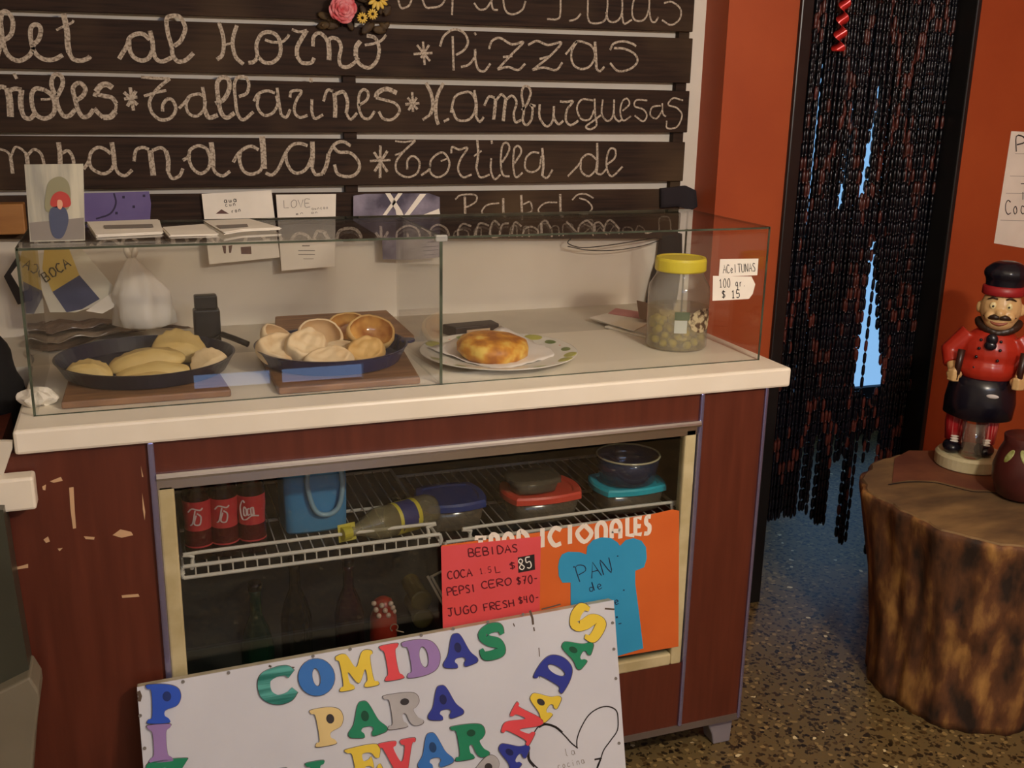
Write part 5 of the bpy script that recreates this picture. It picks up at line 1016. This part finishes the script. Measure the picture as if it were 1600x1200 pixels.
def bead(x, y, z, L, r, mi, tilt):
    b0 = len(verts); n = 6
    for (rr, zz) in ((r*.45, L/2), (r, L*.28), (r, -L*.28), (r*.45, -L/2)):
        for k in range(n):
            a_ = 2*math.pi*k/n+tilt; verts.append((x+rr*math.cos(a_), y+rr*math.sin(a_), z+zz))
    for j in range(3):
        for k in range(n):
            faces.append((b0+j*n+k, b0+j*n+(k+1) % n, b0+(j+1)*n+(k+1) % n, b0+(j+1)*n+k)); mids.append(mi)
    faces.append(tuple(b0+k for k in range(n))); mids.append(mi); faces.append(tuple(b0+3*n+k for k in range(n-1, -1, -1))); mids.append(mi)
NS = 46; KEEP = 30; xl, xr_ = 2.045, 2.600
long_px = [(1200, 1244, .22), (1252, 1264, .24), (1272, 1292, .18), (1300, 1310, .40), (1314, 1328, .10), (1340, 1348, .40), (1366, 1392, .03), (1393, 1440, .02)]
for layer, yy in enumerate((YC-.008, YC, YC+.008)):
    for s in range(NS):
        x = xl+(xr_-xl)*(s+.5+.33*(layer-1))/NS; L = .040; ph_ = rg.uniform(0, .01)+layer*.013
        # where the strand ends
        pxs = 800+F*((Vector((x, YC, .3))-CAM).dot(RX))/((Vector((x, YC, .3))-CAM).dot(_w))
        zend = .50+rg.uniform(-.02, .03)
        for (p0_, p1_, ze) in long_px:
            if p0_ <= pxs <= p1_ and layer != 1: zend = ze+rg.uniform(0, .03)
        z = 2.05-ph_; row = 0; sway = rg.uniform(0, 6)
        while z-L > zend:
            xx = (x if (layer == 1 and s == KEEP) else push(x, z))+.0025*math.sin(z*3+sway)
            dia = abs((row % 22)-11)+abs((s % 16)-8)
            mi = 1 if (dia in (8, 9) and rg.random() < .6) or rg.random() < .05 else 0
            bead(xx, yy+.002*math.sin(z*5+sway), z-L/2, L*.96, .0056+.0006*layer, mi, sway); z -= L; row += 1
me = bpy.data.meshes.new('bead_curtain'); me.from_pydata(verts, [], faces); me.materials.append(M_BEAD); me.materials.append(M_BEADR)
me.polygons.foreach_set('material_index', mids); me.polygons.foreach_set('use_smooth', [True]*len(faces)); me.update()
bc_ = bpy.data.objects.new('bead_curtain', me); C.objects.link(bc_); bc_['kind'] = 'stuff'
tag(bc_, 'dark bead curtain with red-brown beads hanging in the black-framed doorway', 'bead curtain')
bm = nb(); n = 60; prev = None; L_ = []
c0, c1 = P(1330, -60, 1, .69), P(1309, 80, 1, .69)
for k in range(n+1):
    f = k/n; p = c0.lerp(c1, f); a_ = f*math.pi*6; r = .018*(.8+.3*f); d = Vector((math.cos(a_), math.sin(a_), 0))*r
    L_.append((bm.verts.new(p+d), bm.verts.new(p-d)))
for k in range(n): bm.faces.new((L_[k][0], L_[k+1][0], L_[k+1][1], L_[k][1]))
o = obj('twisted_streamer', bm, mat('shiny_red', rgb(190, 36, 34), .22, rgb(206, 52, 44), 6, metal=.3), smooth=True); o.modifiers.new('s', 'SOLIDIFY').thickness = .0015
tag(o, 'shiny red twisted streamer hanging in front of the bead curtain', 'streamer')

# ------------------------------------------------------------------ tree stump and what stands on it
STX, STY, STR, STZ = 2.365, .07, .365, .55
t = thing('tree_stump', 'thick barked tree stump used as a stand in front of the orange wall', 'stump', (STX, STY, 0))
def barkf(a, r, z):
    return r*(1+.035*math.sin(3*a+1.2)+.022*math.sin(7*a+z*3)+.014*math.sin(17*a+z*9)+.008*math.sin(31*a-z*14)+.05*math.exp(-((z-.02)/.1)**2)+(.04*math.exp(-(((a-3.9)/.16)**2+((z-.30)/.05)**2))))
bm = nb(); lathe(bm, [(STR*(.99 if i else 1.0), STZ*i/26) for i in range(26)]+[(STR*.985, STZ-.008), (STR*.965, STZ)], (STX, STY, 0), 160, fn=barkf)
for v in bm.verts:
    k_ = max(0, 1-v.co.z/STZ); f_ = 1-.40*k_**.8; v.co.x = STX-.08*k_+(v.co.x-STX)*f_; v.co.y = STY-.01*k_+(v.co.y-STY)*f_
BARK = mat('bark', rgb(40, 24, 13), .75, rgb(178, 130, 68), 7, (2.4, 2.4, 1.0), .34, .70, bump=.8, detail=9, c3=rgb(104, 64, 34))
obj('bark', bm, BARK, t, smooth=True)
m_ = mat('stump_top', rgb(78, 58, 38), .75, rgb(142, 112, 70), 5, (1, 2.5, 1), .3, .7, bump=.15, detail=8, c3=rgb(112, 86, 54))
bm = nb(); lathe(bm, [(STR*.955, STZ-.002), (STR*.94, STZ+.004), (STR*.5, STZ+.006), (.01, STZ+.006)], (STX, STY, 0), 96, fn=lambda a, r, z: barkf(a, r, .5)); obj('cut_top', bm, m_, t, smooth=False, label='grey-brown sawn top')
ST = STZ+.0068
bm = nb(); pts = [P(x, y, 2, ST) for x, y in [(1372+16, 757), (1420, 753), (1460, 754), (1490, 761), (1520, 768), (1545, 769), (1580, 774)]]
ribbon(bm, catmull(pts, 5), .006, Vector((0, 0, 1))); obj('crack', bm, mat('crack_dark', rgb(26, 14, 8), .9), t)
bm = nb(); plate2(bm, [[(1394, 754), (1398, 716), (1420, 704), (1462, 704), (1560, 742), (1575, 770), (1545, 766), (1520, 765), (1490, 758), (1460, 751), (1420, 750)]], lambda x, y: P(x, y, 2, ST-.0006), Vector((0, 0, .0004))); obj('reddish_wood', bm, mat('reddish_wood', rgb(96, 50, 32), .75, rgb(120, 70, 44), 9), t, label='reddish part of the sawn top')

# chef figurine, 0.5 m tall; local axes: e1 to its left in the photo-right, e2 towards the viewer
fp = P(1514, 716, 2, ST+.02); fp = Vector((fp.x, fp.y, ST))
e2 = Vector((CAM.x-fp.x, CAM.y-fp.y, 0)).normalized(); e1 = Vector((-e2.y, e2.x, 0))
if e1.dot(RX) < 0: e1 = -e1
FS = (fp-CAM).dot(_w); FS = F/FS
KF = 1.04
def L3(u, w, z): return fp+(e1*u+e2*w+Vector((0, 0, z)))*KF
RF = Matrix((e1, -e2, (0, 0, 1))).transposed()
def fb(bm, u, w, z, r, sx=1, sy=1, sz=1, rt=None, n=18, m=12): return ball(bm, L3(u, w, z), r*KF, sx, sy, sz, RF @ (rt or Matrix.Identity(3)), n, m)
def limb(bm, pts, radii): tube(bm, [L3(*p) for p in pts], 0, 12, radii=[q*KF for q in radii])
fig = thing('chef_figurine', 'painted moustached chef figurine in red jacket and black hat standing on the stump', 'figurine', tuple(fp))
def remesh(o, vs, sm=4):
    r_ = o.modifiers.new('r', 'REMESH'); r_.mode = 'VOXEL'; r_.voxel_size = vs; r_.use_smooth_shade = True
    s_ = o.modifiers.new('s', 'SMOOTH'); s_.iterations = sm; s_.factor = .5
M_SKIN = mat('painted_skin', rgb(206, 168, 112), .35, rgb(216, 178, 124), 12); M_JKT = mat('painted_red', rgb(172, 42, 26), .3, rgb(182, 50, 33), 8)
M_NAVY = mat('painted_black', rgb(20, 18, 28), .25); M_HAIR = mat('painted_brown', rgb(44, 26, 16), .4)
bm = nb(); lathe(bm, [(.088, 0), (.093, .004), (.093, .034), (.087, .042), (.07, .044)], fp, 40, 1, 1); obj('base', bm, mat('base_cream', rgb(196, 186, 150), .4, rgb(176, 164, 126), 14), fig, label='round cream base')
# body: one continuous skin-coloured surface
bm = nb()
fb(bm, .024, .004, .447, .050, 1.02, .95, 1.22); fb(bm, .024, .022, .418, .036, 1.1, .9, .8)      # head, jaw
fb(bm, .024, .050, .440, .0125, 1, 1, .95)                                                       # nose
for s in (-1, 1): fb(bm, .024+s*.053, -.002, .445, .013, .55, .8, 1.25)                          # ears
for s in (-1, 1): fb(bm, .024+s*.024, .040, .430, .014)                                          # cheeks
limb(bm, [(.018, 0, .33), (.02, 0, .40)], [.03, .028])                                           # neck
fb(bm, .014, 0, .31, .062, 1.05, .85, 1.0); fb(bm, .004, .0, .22, .068, 1.0, .85, 1.0)           # trunk
ARM_L = [(-.048, .0, .365), (-.082, .012, .315), (-.066, .055, .272)]; ARM_R = [(.084, .0, .365), (.112, .012, .315), (.092, .055, .268)]
limb(bm, ARM_L, [.026, .022, .015]); limb(bm, ARM_R, [.026, .022, .015])
for hx, hz, s in ((-.066, .268, 1), (.090, .264, -1)):
    fb(bm, hx, .062, hz, .018, 1.15, .8, .85)
    for k in range(4): limb(bm, [(hx-s*.014, .066, hz+.010-k*.0078), (hx, .080, hz+.011-k*.0078), (hx+s*.013, .074, hz+.010-k*.0078)], [.0052, .0055, .0046])
    limb(bm, [(hx-s*.004, .062, hz+.012), (hx+s*.006, .076, hz+.024)], [.006, .0052])
for s, u0, u1 in ((-1, -.030, -.046), (1, .034, .034)): limb(bm, [(u0, 0, .2), (u1, .004, .12), (u1, .006, .055)], [.032, .024, .02])
o = obj('body', bm, M_SKIN, fig, smooth=True); remesh(o, .0034, 3)
# face
bm = nb()
for s in (-1, 1): fb(bm, .024+s*.019, .0455, .459, .0085, 1, .5, 1.15)
obj('eyes', bm, mat('eye_white', rgb(222, 204, 150), .3), fig, smooth=True)
bm = nb()
for s in (-1, 1): fb(bm, .024+s*.019, .0495, .458, .0028)
obj('pupils', bm, M_NAVY, fig, smooth=True)
bm = nb()
for s in (-1, 1): limb(bm, [(.024+s*.010, .047, .477), (.024+s*.021, .045, .481), (.024+s*.034, .036, .474)], [.002, .003, .0016])
for s in (-1, 1): limb(bm, [(.024+s*.001, .058, .430), (.024+s*.014, .055, .431), (.024+s*.027, .047, .427), (.024+s*.040, .034, .429)], [.0055, .0072, .005, .0012])
obj('moustache', bm, M_HAIR, fig, smooth=True, label='dark painted moustache and brows')
bm = nb(); limb(bm, [(.024+.021*math.sin(R(k*15)), .0535-.006*abs(math.sin(R(k*15))), .421-.009*math.cos(R(k*15))) for k in range(-6, 7)], [.0012+.0032*math.cos(R(k*14)) for k in range(-6, 7)]); obj('mouth', bm, mat('lip_red', rgb(150, 84, 62), .4), fig, smooth=True)
bm = nb()
for k in range(13):
    a_ = R(-90+180*k/12); fb(bm, .024+.048*math.sin(a_), .034*math.cos(a_)-.002, .398-.014*math.cos(a_)+.010*abs(math.sin(a_)), .012)
o = obj('beard', bm, M_HAIR, fig, smooth=True); remesh(o, .004, 3)
# clothes
bm = nb(); fb(bm, .015, 0, .325, .077, 1.02, .86, .95); fb(bm, .012, .004, .285, .076, 1.05, .9, .65)
limb(bm, [(-.040, 0, .370), (-.084, .012, .318), (-.074, .036, .290)], [.031, .028, .024]); limb(bm, [(.076, 0, .370), (.115, .012, .318), (.100, .036, .288)], [.031, .028, .024])
o = obj('jacket', bm, M_JKT, fig, smooth=True); remesh(o, .0038, 4)
bm = nb(); lathe(bm, [(q*KF, h*KF) for q, h in [(.068, .142), (.088, .150), (.090, .19), (.084, .235), (.074, .258), (.07, .26)]], L3(.006, .002, 0), 40, 1, .88, lambda a, r, z: r*(1+.03*math.sin(5*a+z*30)*max(0, (.25-z)*8)), RF); o = obj('apron', bm, M_NAVY, fig, smooth=True, label='black apron')
bm = nb()
for s, u1 in ((-1, -.046), (1, .034)): limb(bm, [(u1*.9, .003, .17), (u1, .005, .12), (u1, .006, .072)], [.031, .028, .024])
STRIPE = mat('striped_red', rgb(170, 26, 34), .35, rgb(214, 120, 112), 5, (30, 30, .5), .5, .62); obj('trousers', bm, STRIPE, fig, smooth=True, label='red trousers with pale stripes')
for u1 in (-.046, .034):
    bm = nb(); fb(bm, u1, .026, .058, .026, 1.0, 1.5, .75); sh_ = obj('shoe', bm, M_NAVY, fig, smooth=True)
    bm = nb()
    for k in range(3): fb(bm, u1+.003, .040-k*.006, .075+k*.0055, .010, 1.1, .6, .35)
    obj('laces', bm, mat('lace_white', rgb(214, 206, 196), .5), sh_, smooth=True)
bm = nb()
for k in range(14):
    a_ = R(360*k/14); fb(bm, .026+.030*math.cos(a_), .026*math.sin(a_), .540, .026, 1, 1, .85)
fb(bm, .026, 0, .553, .046, 1, .9, .45); lathe(bm, [(q*KF, h*KF) for q, h in [(.046, .500), (.048, .525)]], L3(.025, 0, 0), 28, 1, .92, None, RF)
o = obj('chef_hat', bm, M_NAVY, fig, smooth=True, label='puffy black chef hat'); remesh(o, .0045, 4)
bm = nb(); lathe(bm, [(q*KF, h*KF) for q, h in [(.050, .483), (.053, .486), (.052, .505), (.047, .508)]], L3(.0245, 0, 0), 32, 1, .95, None, RF); obj('headband', bm, mat('band_red', rgb(150, 30, 34), .4), fig, smooth=True)
bm = nb(); fb(bm, .014, .066, .372, .015, 1, .7, 1.1); fb(bm, .012, .068, .356, .014, 1.1, .6, .9); obj('neckerchief', bm, M_NAVY, fig, smooth=True)
for (u, z) in ((-.012, .366), (.036, .366), (-.014, .345), (.037, .345), (-.018, .322), (.034, .318), (-.02, .292), (.034, .286)):
    w_ = math.sqrt(max(0, 1-((u-.015)/.079)**2))*.066*math.sqrt(max(.05, 1-((z-.315)/.078)**2))+.0045
    bm = nb(); fb(bm, u, w_, z, .0042, n=10, m=6); obj('button', bm, M_NAVY, fig, smooth=True)
for hx, z0_, z1_, w_ in ((-.060, .256, .338, .062), (.090, .25, .345, .062)):
    bm = nb(); limb(bm, [(hx, w_+.012, z0_), (hx+.002, w_+.010, (z0_+z1_)/2), (hx+.005, w_+.006, z1_)], [.007, .009, .0095]); obj('tool_handle', bm, mat('tool_brown', rgb(52, 24, 18), .35), fig, smooth=True)
bm = nb(); fb(bm, .035, .076, .222, .012, 1.3, .3, .5); obj('apron_mark', bm, mat('mark_white', rgb(196, 190, 188), .4), fig, smooth=True)
# drinking glass on the figurine's base
gp_ = L3(.004, .058, .0433)
bm = nb(); lathe(bm, [(.026, 0), (.028, .002), (.034, .104), (.032, .104), (.0262, .014), (.001, .012)], gp_, 36); tag(obj('drinking_glass', bm, clear('tumbler', (.93, .94, .92), .06, (.5, .48, .44), .06), smooth=True, loc=gp_), 'small empty drinking glass between the shoes of the chef figurine', 'glass')
# dark jar with leaves
pc_ = P(1612, 788, 2, ST); pc_ = Vector((pc_.x+.01, pc_.y+.05, ST))
t = thing('painted_jar', 'dark red round jar painted with pale green leaves right of the chef figurine', 'jar', tuple(pc_))
jf = [(.045, 0), (.062, .01), (.076, .05), (.078, .085), (.068, .125), (.058, .15), (.06, .17), (.056, .172)]
bm = nb(); lathe(bm, jf, pc_, 40); obj('jar_body', bm, mat('jar_maroon', rgb(66, 26, 24), .35, rgb(84, 36, 30), 8), t, smooth=True)
aC = math.atan2(CAM.y-pc_.y, CAM.x-pc_.x)
for k, (da, zz, s) in enumerate(((-.62, .125, 1), (-.05, .13, 1), (-.45, .10, .8), (.5, .12, 1))):
    a_ = aC+da; rr = .0715 if zz < .12 else .0672; bm = nb(); ball(bm, pc_+Vector((rr*math.cos(a_), rr*math.sin(a_), zz)), .016*s, .12, .55, 1.3, Matrix.Rotation(a_, 3, 'Z') @ Matrix.Rotation(R(-15), 3, 'Y') @ Matrix.Rotation(R(25*(1 if k % 2 else -1)), 3, 'X'), 14, 8); obj('painted_leaf', bm, mat('leaf_pale', rgb(120, 128, 50), .45, rgb(186, 186, 130), 60), t, smooth=True)
# note on the orange wall
q = note('wall_note', 'white ruled paper note taped to the orange wall above the chef figurine', 'note', [(1580, 205), (1660, 209), (1650, 396), (1553, 380)], 1, DY-.0006, M_PAPER)
bm = nb()
for (x0_, y0_, x1_, y1_) in ((1586, 240, 1640, 241), (1578, 275, 1640, 276), (1572, 302, 1640, 303), (1563, 344, 1640, 346)): ribbon(bm, [P(x0_, y0_, 1, DY-.0014), P(x1_, y1_, 1, DY-.0014)], .0012, NB)
obj('ruled_lines', bm, M_GREYINK, q)
inkon(q, [('P', (1588, 237), (1606, 237), 24, .0042), ('Coc', (1571, 335), (1606, 334), 22, .0034), ('-', (1594, 292), (1606, 292), 10, .003), ('I', (1596, 312), (1604, 312), 12, .003)], lambda x, y: P(x, y, 1, DY-.0014), NB, .003)
